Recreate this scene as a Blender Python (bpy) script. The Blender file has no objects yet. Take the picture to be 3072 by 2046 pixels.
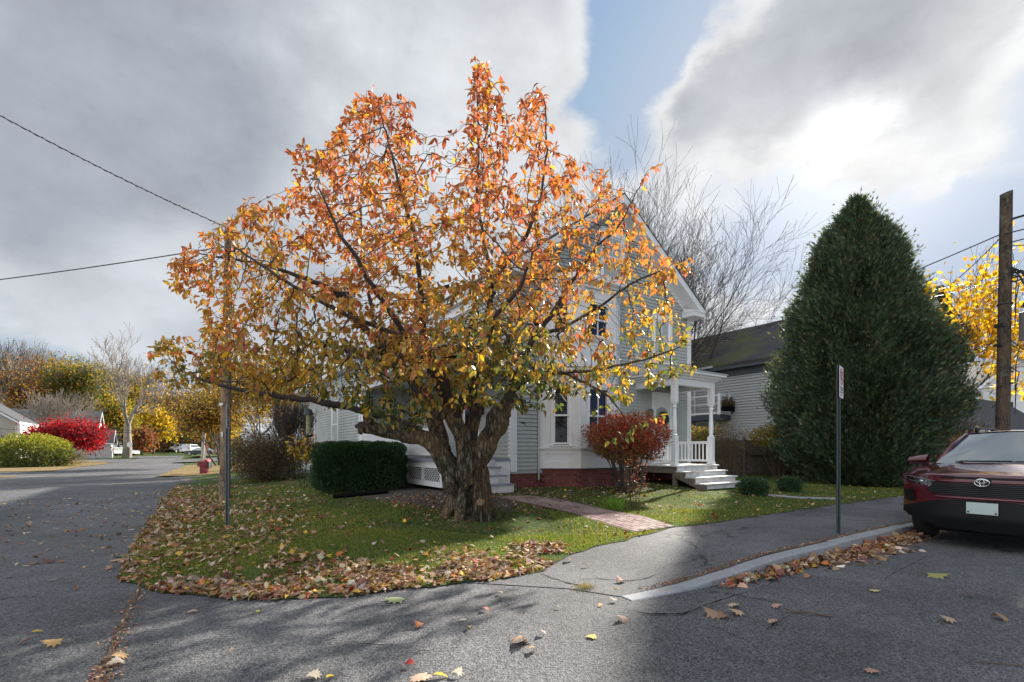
import bpy, math, random
import numpy as np
from mathutils import Vector, Matrix, geometry
random.seed(7); rng = np.random.default_rng(11)
PI = math.pi
scene = bpy.context.scene
COL = scene.collection
# ---------------------------------------------------------------- measured set-up
F, CX, HY, CH = 1450.0, 1536.0, 1350.0, 1.33        # focal length / centre / horizon of the photo, camera height
ANG = math.atan2(.5576, .8301)                      # direction of the right-hand street and the house front
D2 = np.array([math.cos(ANG), math.sin(ANG)]); N2 = np.array([-D2[1], D2[0]])
O2 = np.array([-.03, 12.13])                        # left front corner of the main block
def base(Y):
    Y = np.asarray(Y, float)
    return .005*np.maximum(0, Y-30) + .02*np.maximum(0, np.minimum(Y, 125)-92)
def pw(x, y, Y): return ((x-CX)/F*Y, Y, CH-(y-HY)/F*Y)
def sm(t): t = np.clip(t, 0, 1); return t*t*(3-2*t)
K0 = np.array([1.09, 4.28])
def zs(x, y):                                       # height of the pavement behind the kerb
    s = (np.asarray(x)-K0[0])*D2[0] + (np.asarray(y)-K0[1])*D2[1]
    return .125*sm(s/2.4)
EDGE = np.array([(-62,91.5),(-40,58.5),(-26,38.5),(-16.2,24),(-12.5,18),(-10.9,15.4),(-9.3,12.85),(-7.9,10.8),(-6.65,8.9),(-5.67,7.3),(-4.9,6.2),(-4.35,5.37),(-3.95,4.88),(-3.5,4.62),
  (-2.95,4.43),(-2.35,4.3),(-1.71,4.34),(-1.23,4.5),(-.76,4.67),(-.46,4.84),(.0,5.05),(.31,5.24),(.48,5.6),(.72,6.0),(1.32,6.45),(1.93,6.85),(2.5,7.5),(3.05,7.75),(3.6,8.15),(4.75,8.95),(7.4,10.8),(10.4,12.75),(30,25.9),(70,52.8)], float)
def _rough(E):
    out = []; rs = random.Random(3)
    for a, b in zip(E[:-1], E[1:]):
        L = math.hypot(*(b-a)); k = max(1, int(L/.22)) if max(a[1], b[1]) < 16 else 1; nn = np.array([-(b-a)[1], (b-a)[0]])/L
        for j in range(k): out.append(a+(b-a)*j/k+(nn*rs.gauss(0, .028) if j and L > .1 else 0))
    out.append(E[-1]); return np.array(out)
EDGE0 = EDGE; EDGE = _rough(EDGE)
def edge_dist(x, y):
    x = np.atleast_1d(np.asarray(x, float)); y = np.atleast_1d(np.asarray(y, float))
    best = np.full(x.shape, 1e9)
    for a, b in zip(EDGE0[:-1], EDGE0[1:]):
        ab = b-a; t = np.clip(((x-a[0])*ab[0]+(y-a[1])*ab[1])/(ab@ab), 0, 1)
        best = np.minimum(best, np.hypot(x-a[0]-t*ab[0], y-a[1]-t*ab[1]))
    return best
def lz(x, y):                                       # height of the lawn around the house
    d = edge_dist(x, y); z0 = zs(x, y)
    r = z0 + (.36-np.minimum(z0, .36))*sm(d/5.2) + base(y) + .012
    return r if np.ndim(x) else float(r[0])
def gpix(x, y, lawn=True):                          # ground point seen at a photo position
    Y = 8.0; z = 0
    for k in range(30):
        Y = (CH-z)*F/(y-HY); X = (x-CX)/F*Y
        z = .5*z+.5*(lz(X, Y) if lawn else float(base(Y)))
    return X, Y, z
def inpoly(px_, py_, poly):
    r = np.zeros(px_.shape, bool); n = len(poly); j = n-1
    for i in range(n):
        xi, yi = poly[i]; xj, yj = poly[j]
        c = ((yi > py_) != (yj > py_)) & (px_ < (xj-xi)*(py_-yi)/((yj-yi) or 1e-9)+xi)
        r ^= c; j = i
    return r
# ---------------------------------------------------------------- object helpers
def link(o, parent=None):
    COL.objects.link(o)
    if parent is not None: o.parent = parent
    return o
def tag(o, label, cat=None, group=None, kind=None):
    if label: o['label'] = label
    if cat: o['category'] = cat
    if group: o['group'] = group
    if kind: o['kind'] = kind
    return o
def thing(name, label, cat, loc=(0,0,0), rz=0, group=None):
    o = bpy.data.objects.new(name, None); o.empty_display_size = .2
    o.location = loc; o.rotation_euler = (0, 0, rz)
    link(o); return tag(o, label, cat, group)
def copy_tree(o, parent=None):
    c = o.copy(); COL.objects.link(c); c.parent = parent
    for ch in list(o.children): copy_tree(ch, c)
    return c
class MB:
    def __init__(s): s.v = []; s.f = []; s.m = []; s.mi = 0
    def add(s, vs, fs):
        n = len(s.v); s.v += [tuple(map(float, q)) for q in vs]
        for f in fs: s.f.append(tuple(i+n for i in f)); s.m.append(s.mi)
        return s
    def hexa(s, p): return s.add(p, [(0,3,2,1),(4,5,6,7),(0,1,5,4),(1,2,6,5),(2,3,7,6),(3,0,4,7)])
    def box(s, x0, x1, y0, y1, z0, z1):
        return s.hexa([(x0,y0,z0),(x1,y0,z0),(x1,y1,z0),(x0,y1,z0),(x0,y0,z1),(x1,y0,z1),(x1,y1,z1),(x0,y1,z1)])
    def mbox(s, mp, u0, u1, w0, w1, z0, z1):        # box in a mapped frame (u along, w outward, z up)
        p = [(u0,w1,z0),(u1,w1,z0),(u1,w0,z0),(u0,w0,z0),(u0,w1,z1),(u1,w1,z1),(u1,w0,z1),(u0,w0,z1)]
        return s.hexa([mp(*q) for q in p])
    def obox(s, c, size, M=None):
        a, b, d = [k/2 for k in size]; M = M or Matrix.Identity(3)
        p = [(-a,-b,-d),(a,-b,-d),(a,b,-d),(-a,b,-d),(-a,-b,d),(a,-b,d),(a,b,d),(-a,b,d)]
        return s.hexa([tuple(Vector(c)+M@Vector(q)) for q in p])
    def prism(s, poly, mp, w0, w1):                 # polygon (u,z) extruded from w0 to w1
        n = len(poly)
        vs = [mp(u, w0, z) for u, z in poly]+[mp(u, w1, z) for u, z in poly]
        return s.add(vs, [tuple(range(n))[::-1], tuple(range(n, 2*n))]+[(i, (i+1) % n, (i+1) % n+n, i+n) for i in range(n)])
    def tube(s, pts, rad, n=8, cap=True):
        pts = [Vector(p) for p in pts]; k = len(pts)
        if not hasattr(rad, '__len__'): rad = [rad]*k
        vs = []; fs = []; up = None
        for i, p in enumerate(pts):
            t = (pts[min(i+1, k-1)]-pts[max(i-1, 0)])
            t = t.normalized() if t.length > 1e-9 else Vector((0,0,1))
            if up is None: up = Vector((0,0,1)) if abs(t.z) < .9 else Vector((1,0,0))
            a = t.cross(up); a = a.normalized() if a.length > 1e-6 else t.orthogonal().normalized()
            b = a.cross(t).normalized(); up = b
            for j in range(n):
                q = 2*PI*j/n; vs.append(p+(a*math.cos(q)+b*math.sin(q))*rad[i])
        for i in range(k-1):
            for j in range(n):
                fs.append((i*n+j, i*n+(j+1) % n, (i+1)*n+(j+1) % n, (i+1)*n+j))
        if cap: fs += [tuple(range(n))[::-1], tuple(range((k-1)*n, k*n))]
        return s.add(vs, fs)
    def lathe(s, c, prof, n=20):                    # prof: (r,z)
        vs = []; fs = []
        for r, z in prof:
            for j in range(n): vs.append((c[0]+r*math.cos(2*PI*j/n), c[1]+r*math.sin(2*PI*j/n), c[2]+z))
        k = len(prof)
        for i in range(k-1):
            for j in range(n): fs.append((i*n+j, i*n+(j+1) % n, (i+1)*n+(j+1) % n, (i+1)*n+j))
        fs += [tuple(range(n))[::-1], tuple(range((k-1)*n, k*n))]
        return s.add(vs, fs)
    def grid(s, fn, nu, nv):
        vs = [fn(i/nu, j/nv) for j in range(nv+1) for i in range(nu+1)]
        return s.add(vs, [(j*(nu+1)+i, j*(nu+1)+i+1, (j+1)*(nu+1)+i+1, (j+1)*(nu+1)+i) for j in range(nv) for i in range(nu)])
    def build(s, name, mats, parent=None, smooth=False, bevel=0, solid=0):
        me = bpy.data.meshes.new(name); me.from_pydata(s.v, [], s.f)
        mats = mats if isinstance(mats, (list, tuple)) else [mats]
        for m in mats: me.materials.append(m)
        if len(mats) > 1: me.polygons.foreach_set('material_index', s.m)
        if smooth: me.polygons.foreach_set('use_smooth', [True]*len(s.f))
        me.validate(); me.update()
        o = bpy.data.objects.new(name, me); link(o, parent)
        if solid:
            q = o.modifiers.new('solid', 'SOLIDIFY'); q.thickness = solid; q.offset = 0
        if bevel:
            q = o.modifiers.new('bevel', 'BEVEL'); q.width = bevel; q.segments = 2; q.limit_method = 'ANGLE'
        return o
def mesh_np(name, verts, tris, mat, cols=None, parent=None, smooth=False):
    me = bpy.data.meshes.new(name); nv, nt = len(verts), len(tris)
    me.vertices.add(nv); me.vertices.foreach_set('co', np.ascontiguousarray(verts, dtype=np.float32).ravel())
    me.loops.add(nt*3); me.loops.foreach_set('vertex_index', np.ascontiguousarray(tris, dtype=np.int32).ravel())
    me.polygons.add(nt); me.polygons.foreach_set('loop_start', np.arange(0, nt*3, 3, dtype=np.int32))
    me.polygons.foreach_set('loop_total', np.full(nt, 3, dtype=np.int32))
    if smooth: me.polygons.foreach_set('use_smooth', np.ones(nt, bool))
    me.update(calc_edges=True)
    if cols is not None:
        a = me.color_attributes.new('Col', 'FLOAT_COLOR', 'POINT')
        c4 = np.ones((nv, 4), np.float32); c4[:, :3] = cols; a.data.foreach_set('color', c4.ravel())
    me.materials.append(mat)
    o = bpy.data.objects.new(name, me); return link(o, parent)
# ---------------------------------------------------------------- leaf templates (along, across, up)
T_LEAF = (np.array([(0,0,0),(.35,0,-.02),(.7,0,-.1),(1,0,-.24),(.22,.36,.08),(.55,.42,.04),(.82,.2,-.08),(.22,-.36,.08),(.55,-.42,.04),(.82,-.2,-.08)], float),
          np.array([(0,1,4),(1,5,4),(1,2,5),(2,6,5),(2,3,6),(0,7,1),(1,7,8),(1,8,2),(2,8,9),(2,9,3)]))
T_DIA = (np.array([(0,0,0),(.5,.5,.1),(1,0,0),(.5,-.5,.1)], float), np.array([(0,2,1),(0,3,2)]))
T_TRI = (np.array([(0,.5,0),(0,-.5,0),(1,0,0)], float), np.array([(0,1,2)]))
T_BLADE = (np.array([(0,.5,0),(0,-.5,0),(.55,.35,.06),(.55,-.35,.06),(1,0,.22)], float), np.array([(0,1,2),(1,3,2),(2,3,4)]))
def maple():
    o = [(0,0),(.05,.2),(-.04,.46),(.2,.36),(.28,.62),(.42,.4),(.62,.56),(.6,.3),(.8,.26),(.74,.12),(1,0)]
    pts = o+[(x,-y) for x, y in o[1:-1][::-1]]
    v = [(.3,0,.05)]+[(x,y,-.10*(abs(y)*1.8)**2+.10*x*x) for x, y in pts]
    n = len(pts); return np.array(v, float), np.array([(0,1+i,1+(i+1) % n) for i in range(n)])
T_MAPLE = maple()
T_SPRAY = (np.array([(0,0,0),(.5,.12,.02),(1,0,-.1),(.5,-.12,.02),(.25,.05,0),(.62,.5,-.03),(.45,.04,0),(.25,-.05,0),(.62,-.5,-.03),(.45,-.04,0)], float),
           np.array([(0,2,1),(0,3,2),(4,5,6),(7,9,8)]))
def unit(a): return a/np.maximum(np.linalg.norm(a, axis=-1, keepdims=True), 1e-9)
def rdir(n): return unit(rng.normal(size=(n, 3)))
def instances(name, tpl, pos, dirs, nor, L, W, cols, mat, parent=None, curl=None, smooth=False):
    T, tr = tpl; n = len(pos); k = len(T)
    a = unit(dirs); b = unit(np.cross(nor, a)); c = np.cross(a, b)
    L = np.broadcast_to(L, n)[:, None, None]; W = np.broadcast_to(W, n)[:, None, None]
    cu = np.ones((n,1,1)) if curl is None else np.asarray(curl)[:, None, None]
    V = pos[:, None, :] + a[:, None, :]*T[None, :, 0:1]*L + b[:, None, :]*T[None, :, 1:2]*W + c[:, None, :]*T[None, :, 2:3]*L*cu
    tris = (tr[None]+(np.arange(n)*k)[:, None, None]).reshape(-1, 3)
    cc = np.repeat(np.asarray(cols, np.float32), k, axis=0) if cols is not None else None
    return mesh_np(name, V.reshape(-1, 3), tris, mat, cc, parent, smooth)
def pick(pal, n, w=None, jit=.12):
    pal = np.array(pal, float); w = None if w is None else np.array(w, float)/sum(w)
    c = pal[rng.choice(len(pal), n, p=w)]
    return np.clip(c*(1+rng.normal(0, jit, (n, 1)))*(1+rng.normal(0, jit*.4, (n, 3))), .002, 1)
# ---------------------------------------------------------------- materials
def newmat(name):
    m = bpy.data.materials.new(name); m.use_nodes = True
    nt = m.node_tree; return m, nt, nt.nodes, nt.links, nt.nodes['Principled BSDF']
def tex(nt, kind, scale, detail=3, rough=.5, coord='Object', vec=None):
    n = nt.nodes.new('ShaderNodeTexNoise' if kind == 'noise' else 'ShaderNodeTexVoronoi')
    n.inputs['Scale'].default_value = scale
    if kind == 'noise': n.inputs['Detail'].default_value = detail; n.inputs['Roughness'].default_value = rough
    if vec is None:
        tc = nt.nodes.new('ShaderNodeTexCoord'); vec = tc.outputs[coord]
    nt.links.new(vec, n.inputs['Vector']); return n
def ramp(nt, fac, stops, interp='LINEAR'):
    r = nt.nodes.new('ShaderNodeValToRGB'); nt.links.new(fac, r.inputs[0]); e = r.color_ramp.elements
    r.color_ramp.interpolation = interp
    while len(e) < len(stops): e.new(.5)
    for q, (p, c) in zip(e, stops):
        q.position = p; q.color = (c, c, c, 1) if not hasattr(c, '__len__') else (*c, 1)
    return r.outputs[0]
def mixc(nt, fac, a, b, mode='MIX'):
    m = nt.nodes.new('ShaderNodeMix'); m.data_type = 'RGBA'; m.blend_type = mode
    for sock, v in ((m.inputs[0], fac), (m.inputs[6], a), (m.inputs[7], b)):
        if hasattr(v, 'is_linked'): nt.links.new(v, sock)
        elif hasattr(v, '__len__'): sock.default_value = (*v, 1)
        else: sock.default_value = v
    return m.outputs[2]
def bump(nt, h, strength, dist, bsdf):
    b = nt.nodes.new('ShaderNodeBump'); b.inputs['Strength'].default_value = strength; b.inputs['Distance'].default_value = dist
    nt.links.new(h, b.inputs['Height']); nt.links.new(b.outputs[0], bsdf.inputs['Normal']); return b
def mat(name, col, rough=.6, var=.12, scale=3, bmp=0, bscale=40, metal=0, spec=.5, coat=0, dirt=None, dscale=1.5):
    m, nt, N, L, P = newmat(name)
    n = tex(nt, 'noise', scale, 5)
    c = ramp(nt, n.outputs[0], [(.3, tuple(k*(1-var) for k in col)), (.7, tuple(min(1, k*(1+var)) for k in col))])
    if dirt:
        n2 = tex(nt, 'noise', dscale, 8, .7)
        c = mixc(nt, ramp(nt, n2.outputs[0], [(.48, 0), (.72, 1)]), c, dirt)
    L.new(c, P.inputs['Base Color']); P.inputs['Roughness'].default_value = rough; P.inputs['Metallic'].default_value = metal
    P.inputs['Specular IOR Level'].default_value = spec; P.inputs['Coat Weight'].default_value = coat
    if bmp: bump(nt, tex(nt, 'noise', bscale, 6).outputs[0], bmp, .01, P)
    return m
def leafmat(name, trans=.35, rough=.5, spec=.4, gain=1.0, vary=True):
    m, nt, N, L, P = newmat(name)
    a = N.new('ShaderNodeAttribute'); a.attribute_name = 'Col'; col = a.outputs['Color']
    L.new(col, P.inputs['Base Color']); P.inputs['Roughness'].default_value = rough; P.inputs['Specular IOR Level'].default_value = spec
    t = N.new('ShaderNodeBsdfTranslucent'); mx = N.new('ShaderNodeMixShader'); mx.inputs[0].default_value = trans
    g = mixc(nt, 1.0, col, (gain, gain*.9, gain*.45), 'MULTIPLY'); L.new(g, t.inputs['Color'])
    L.new(P.outputs[0], mx.inputs[1]); L.new(t.outputs[0], mx.inputs[2])
    L.new(mx.outputs[0], N['Material Output'].inputs['Surface']); return m
def asphalt(name, a, b, grit=110, cracks=True, edge=.5):
    m, nt, N, L, P = newmat(name)
    fine = tex(nt, 'voronoi', grit); fine2 = tex(nt, 'noise', grit*1.8, 2)
    big = tex(nt, 'noise', .55, 6, .6); mid = tex(nt, 'noise', 4, 5, .65)
    c = ramp(nt, fine.outputs['Color'], [(.15, a), (.55, tuple((p+q)/2 for p, q in zip(a, b))), (.9, b)])
    c = mixc(nt, ramp(nt, fine2.outputs[0], [(.60, 0), (.72, 1)]), c, tuple(min(1, k*2.6) for k in b))
    c = mixc(nt, 1.0, c, ramp(nt, big.outputs[0], [(.3, .68), (.7, 1.22)]), 'MULTIPLY')
    c = mixc(nt, 1.0, c, ramp(nt, mid.outputs[0], [(.3, .86), (.7, 1.12)]), 'MULTIPLY')
    st1 = tex(nt, 'noise', 1.3, 3, .5); st2 = tex(nt, 'noise', .23, 2, .4)
    c = mixc(nt, 1.0, c, ramp(nt, st1.outputs[0], [(.60, 1), (.70, .78)]), 'MULTIPLY')
    c = mixc(nt, 1.0, c, ramp(nt, st2.outputs[0], [(.48, 1), (.495, .86)]), 'MULTIPLY')
    if cracks:
        v = N.new('ShaderNodeTexVoronoi'); v.feature = 'DISTANCE_TO_EDGE'; v.inputs['Scale'].default_value = .38
        tc = N.new('ShaderNodeTexCoord'); w = tex(nt, 'noise', 1.6, 8, .7)
        mv = N.new('ShaderNodeMixRGB'); mv.blend_type = 'LINEAR_LIGHT'; mv.inputs[0].default_value = .55
        L.new(tc.outputs['Object'], mv.inputs[1]); L.new(w.outputs['Color'], mv.inputs[2]); L.new(mv.outputs[0], v.inputs['Vector'])
        msk = tex(nt, 'noise', .5, 2)
        f = N.new('ShaderNodeMath'); f.operation = 'MULTIPLY'
        L.new(ramp(nt, v.outputs[0], [(0, 1), (.004, .8), (.010, 0)]), f.inputs[0]); L.new(ramp(nt, msk.outputs[0], [(.5, 0), (.56, 1)]), f.inputs[1])
        c = mixc(nt, f.outputs[0], c, (.012, .012, .012))
    L.new(c, P.inputs['Base Color']); P.inputs['Roughness'].default_value = .82; P.inputs['Specular IOR Level'].default_value = .35
    bump(nt, fine.outputs['Distance'], .55, .006, P); return m
M = {}
M['white'] = mat('white_paint', (.74,.75,.76), .45, .03, 2, .15, 60, dirt=(.66,.65,.63), dscale=2.2)
M['trim'] = mat('white_trim', (.78,.79,.8), .4, .02, 3, .1, 50)
M['siding'] = mat('grey_green_siding', (.40,.425,.41), .5, .05, .8, .15, 90, dirt=(.31,.33,.31), dscale=1.1)
M['siding_far'] = mat('blue_grey_siding', (.38,.39,.40), .6, .05, .5)
M['siding_left'] = mat('taupe_siding', (.40,.39,.34), .6, .05, .5)
M['deckgrey'] = mat('grey_deck_paint', (.26,.28,.31), .5, .1, 6, .2)
M['deckwhite'] = mat('worn_white_deck', (.68,.67,.64), .55, .08, 5, .3, 40, dirt=(.38,.35,.31), dscale=3)
M['weatherwood'] = mat('weathered_wood', (.16,.13,.10), .85, .25, 8, .5, 30)
M['fencewood'] = mat('old_fence_wood', (.10,.075,.06), .9, .3, 6, .5, 30)
M['beigefence'] = mat('beige_fence_wood', (.42,.36,.26), .8, .12, 4)
M['shingle'] = mat('dark_roof_shingle', (.055,.055,.058), .9, .3, 9, .6, 25)
M['shingle_left'] = mat('grey_roof_shingle', (.055,.06,.066), .9, .15, 3, .4, 12)
M['darktrim'] = mat('slate_trim', (.055,.065,.08), .6, .08)
M['soffit_green'] = mat('green_porch_ceiling', (.05,.16,.12), .6, .05)
M['black'] = mat('black_paint', (.012,.012,.013), .45, .1)
M['void'] = mat('dark_underside', (.01,.01,.01), 1, .1, spec=0)
M['glass'] = mat('window_glass', (.010,.013,.02), .04, .3, 1.5, spec=.22)
M['glass_blue'] = mat('bluish_glass', (.012,.018,.048), .05, .3, 1.5, spec=.22)  # dark glass with a bluish base colour
M['blind'] = mat('window_blind', (.62,.6,.55), .6, .05)
M['curtain'] = mat('net_curtain', (.30,.27,.25), .7, .2, 20)
M['brass'] = mat('brass', (.5,.36,.14), .3, .1, metal=1)
M['steel_green'] = mat('green_painted_post', (.055,.075,.075), .5, .15, 8, .2, metal=.3)
M['steel_blue'] = mat('blue_grey_post', (.09,.115,.135), .45, .15, 8, .2, metal=.4)
M['metal'] = mat('galvanised_metal', (.45,.46,.47), .4, .1, metal=.8)
M['granite'] = mat('granite', (.27,.28,.30), .75, .22, 60, .4, 80, dirt=(.2,.19,.18), dscale=4)
M['redpaint'] = mat('sign_red', (.45,.02,.03), .45, .05)
M['signwhite'] = mat('sign_white', (.72,.70,.70), .4, .04)
M['signink'] = mat('sign_ink', (.08,.09,.14), .5, .05)
M['stick'] = mat('twig_bark', (.10,.07,.05), .9, .2, 20)
M['chimney'] = mat('chimney_brick', (.38,.12,.06), .85, .2, 12)
M['maroon'] = mat('maroon_paint', (.18,.012,.025), .45, .1)
M['snowy'] = mat('sawn_wood', (.42,.30,.18), .85, .2, 20)
M['wire'] = mat('cable_black', (.02,.02,.022), .5, .1)
M['soil'] = mat('bare_soil', (.10,.075,.055), .95, .3, 6, .6, 30)
M['lawn'] = None
def lawnmat(name, g1, g2, brown, thr=.5):
    m, nt, N, L, P = newmat(name)
    a = tex(nt, 'noise', .9, 6, .6); b = tex(nt, 'noise', 26, 5, .7); c0 = tex(nt, 'noise', 9, 4)
    c = ramp(nt, b.outputs[0], [(.35, g1), (.65, g2)])
    c = mixc(nt, ramp(nt, a.outputs[0], [(thr, 0), (thr+.16, 1)]), c, brown)
    c = mixc(nt, 1.0, c, ramp(nt, c0.outputs[0], [(.35, .75), (.65, 1.2)]), 'MULTIPLY')
    L.new(c, P.inputs['Base Color']); P.inputs['Roughness'].default_value = .95; P.inputs['Specular IOR Level'].default_value = .1
    bump(nt, b.outputs[0], .8, .02, P); return m
M['lawn'] = lawnmat('lawn_ground', (.035,.055,.018), (.075,.11,.03), (.12,.095,.06), .56)
M['far'] = lawnmat('leaf_strewn_ground', (.16,.12,.06), (.26,.18,.09), (.10,.12,.035), .52)
M['asphalt'] = asphalt('road_asphalt', (.030,.032,.037), (.175,.175,.18), 85)
M['walk'] = asphalt('pavement_asphalt', (.036,.038,.044), (.185,.185,.19), 105)
def barkmat(name, a, b, sc=9, strength=1.0, dist=.03, horiz=False):
    m, nt, N, L, P = newmat(name)
    tc = N.new('ShaderNodeTexCoord'); mp = N.new('ShaderNodeMapping'); mp.inputs['Scale'].default_value = (1,1,.28) if not horiz else (.3,.3,1.5)
    L.new(tc.outputs['Object'], mp.inputs[0])
    n = tex(nt, 'noise', sc, 8, .7, vec=mp.outputs[0]); n2 = tex(nt, 'noise', 2.2, 4)
    n3 = tex(nt, 'noise', 5, 5, .6)
    vo = N.new('ShaderNodeTexVoronoi'); vo.feature = 'DISTANCE_TO_EDGE'; vo.inputs['Scale'].default_value = sc*1.3
    wv = mixc(nt, .12, mp.outputs[0], n.outputs['Color'], 'ADD'); L.new(wv, vo.inputs['Vector'])
    c = ramp(nt, n.outputs[0], [(.32, tuple(k*.4 for k in a)), (.5, a), (.68, b)])
    c = mixc(nt, 1.0, c, ramp(nt, vo.outputs[0], [(0, .35), (.12, 1), (.5, 1.12)]), 'MULTIPLY')
    c = mixc(nt, ramp(nt, n2.outputs[0], [(.45, 0), (.62, .7)]), c, tuple(k*q for k, q in zip(b, (.95,.78,.6))))
    c = mixc(nt, ramp(nt, n3.outputs[0], [(.58, 0), (.66, .5)]), c, (.13,.15,.10))
    L.new(c, P.inputs['Base Color']); P.inputs['Roughness'].default_value = .92; P.inputs['Specular IOR Level'].default_value = .2
    hh_ = N.new('ShaderNodeMath'); hh_.operation = 'MULTIPLY_ADD'; L.new(ramp(nt, vo.outputs[0], [(0, 0), (.18, 1)]), hh_.inputs[0]); hh_.inputs[1].default_value = .5; L.new(n.outputs[0], hh_.inputs[2])
    bump(nt, hh_.outputs[0], strength, dist, P); return m
M['bark'] = barkmat('cherry_bark', (.15,.125,.095), (.33,.27,.205), 13, 1, .07)
M['twig'] = mat('dark_twig', (.045,.035,.032), .85, .25, 6)
M['bark_grey'] = barkmat('grey_bark', (.16,.145,.13), (.30,.27,.24), 6, .6, .04)
M['bark_bare'] = mat('bare_tree_bark', (.068,.056,.05), .9, .25, 3)
M['bark_pale'] = mat('pale_bark', (.26,.22,.18), .9, .25, 2)
M['pole_wood'] = barkmat('pole_wood', (.22,.16,.11), (.36,.29,.22), 14, .5, .01)
M['pole_dark'] = barkmat('weathered_pole_wood', (.07,.055,.045), (.12,.095,.08), 14, .5, .01)
M['leaf'] = leafmat('autumn_leaf', .42, .42, .5, 1.5)
M['leaf_far'] = leafmat('distant_leaf', .4, .7, .2, 1.5)
M['needle'] = leafmat('evergreen_spray', .22, .45, .5, 1.6)
M['litter'] = leafmat('fallen_leaf', .12, .75, .25, 1.1)
M['blade'] = leafmat('grass_blade', .38, .5, .35, 1.6)
# ---------------------------------------------------------------- camera, sun, sky
cam = bpy.data.cameras.new('camera'); co = bpy.data.objects.new('camera', cam); COL.objects.link(co)
co.location = (0, 0, CH); co.rotation_euler = (PI/2, 0, 0)
cam.sensor_width = 36; cam.lens = 36*F/3072; cam.shift_y = (HY-1023)/3072; cam.clip_end = 3000; cam.clip_start = .05
scene.camera = co
SUN_AZ, SUN_EL = math.radians(36.3), math.radians(27.8)       # azimuth from +Y towards +X
sd = Vector((math.sin(SUN_AZ)*math.cos(SUN_EL), math.cos(SUN_AZ)*math.cos(SUN_EL), math.sin(SUN_EL)))
sl = bpy.data.lights.new('sun', 'SUN'); sl.energy = 5.0; sl.angle = math.radians(1.0); sl.color = (1, .93, .83)
so = bpy.data.objects.new('sun', sl); COL.objects.link(so); so.location = (20, 30, 25)
so.rotation_euler = (-sd).to_track_quat('-Z', 'Y').to_euler()
scene.view_settings.view_transform = 'Standard'; scene.view_settings.look = 'None'
scene.view_settings.exposure = 1.38; scene.view_settings.gamma = 1
scene.render.engine = 'CYCLES'
def world():
    w = bpy.data.worlds.new('World'); scene.world = w; w.use_nodes = True
    nt = w.node_tree; N, L = nt.nodes, nt.links; bg = N['Background']
    def math_(op, a, b=None, c=None):
        n = N.new('ShaderNodeMath'); n.operation = op
        for i, v in enumerate((a, b, c)):
            if v is None: continue
            if hasattr(v, 'is_linked'): L.new(v, n.inputs[i])
            else: n.inputs[i].default_value = v
        return n.outputs[0]
    def vmath(op, a, b=None, sc=None):
        n = N.new('ShaderNodeVectorMath'); n.operation = op
        for i, v in enumerate((a, b)):
            if v is None: continue
            if hasattr(v, 'is_linked'): L.new(v, n.inputs[i])
            else: n.inputs[i].default_value = v
        if sc is not None: n.inputs['Scale'].default_value = sc
        return n.outputs['Value'] if op == 'DOT_PRODUCT' else n.outputs[0]
    sky = N.new('ShaderNodeTexSky'); sky.sky_type = 'NISHITA'; sky.sun_disc = False
    sky.sun_elevation = SUN_EL; sky.sun_rotation = SUN_AZ; sky.dust_density = .6; sky.air_density = 1.0; sky.ozone_density = 2
    tc = N.new('ShaderNodeTexCoord'); d = vmath('NORMALIZE', tc.outputs['Generated'])
    mp = N.new('ShaderNodeMapping'); L.new(d, mp.inputs[0]); mp.inputs['Scale'].default_value = (1, 1, 1.5)
    n1 = tex(nt, 'noise', 2.6, 10, .56, vec=mp.outputs[0]); n2 = tex(nt, 'noise', 1.3, 4, .5, vec=mp.outputs[0]); n3 = tex(nt, 'noise', 7, 8, .6, vec=mp.outputs[0])
    wv = vmath('SUBTRACT', n1.outputs['Color'], (.5, .5, .5)); wv = vmath('SCALE', wv, None, .35)
    dd = vmath('NORMALIZE', vmath('ADD', d, wv))
    def blob(vec, x, y, sig):                      # soft patch of sky round one direction, sig in degrees
        c = Vector(((x-CX)/F, 1, (HY-y)/F)).normalized(); s = math.radians(sig)
        return math_('EXPONENT', math_('MULTIPLY', math_('SUBTRACT', vmath('DOT_PRODUCT', vec, tuple(c)), 1.0), 2/s**2))
    def total(vec, lst, start):
        t = start
        for x, y, s, a in lst: t = math_('MULTIPLY_ADD', blob(vec, x, y, s), a, t)
        return t
    # where cloud covers the blue (+) and where it opens (-)
    cov = math_('MULTIPLY_ADD', n1.outputs[0], 1.1, -.55)
    cov = math_('MULTIPLY_ADD', n3.outputs[0], .8, math_('ADD', cov, -.40))
    cov = total(dd, [(400,350,24,.75),(1150,300,16,.6),(1500,150,9,.4),(1600,650,9,.45),(2120,930,4.5,.7),(2330,940,3.2,.5),(2250,120,7,.6),(2600,130,8,.65),(2380,380,6,.55),(2100,380,4,.45),
        (2560,400,4,.25),(2350,520,3,-.25),(2960,370,4,.6),(2950,60,7,.7),(2800,40,6,.4),(2780,430,3.5,.5),(1990,100,4.6,-1.5),(1880,300,3.6,-1.2),(1770,400,3.4,-.8),(1900,500,3,-.5),(2680,720,9,-1.1),(2950,640,7,-.9),(3020,220,3.8,-1.0),(2420,640,4.5,-.9),(2900,900,7,-.8),
        (500,1200,6,-.95),(60,1230,5,-.5),(900,1150,5,-.4),(100,1080,5,-.25),(330,990,5,.5),(620,1050,4,.3),(3500,300,14,.5),(700,-600,30,.7)], cov)
    # unseen sky behind the camera: added bright cloud that fills the shaded walls
    back = math_('MAXIMUM', vmath('DOT_PRODUCT', d, (-sd.x, -sd.y, .2)), 0.0)
    cov = math_('MULTIPLY_ADD', back, .55, cov)
    al = N.new('ShaderNodeMapRange'); al.interpolation_type = 'SMOOTHSTEP'; L.new(cov, al.inputs[0])
    al.inputs[1].default_value = -.16; al.inputs[2].default_value = .48
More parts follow.
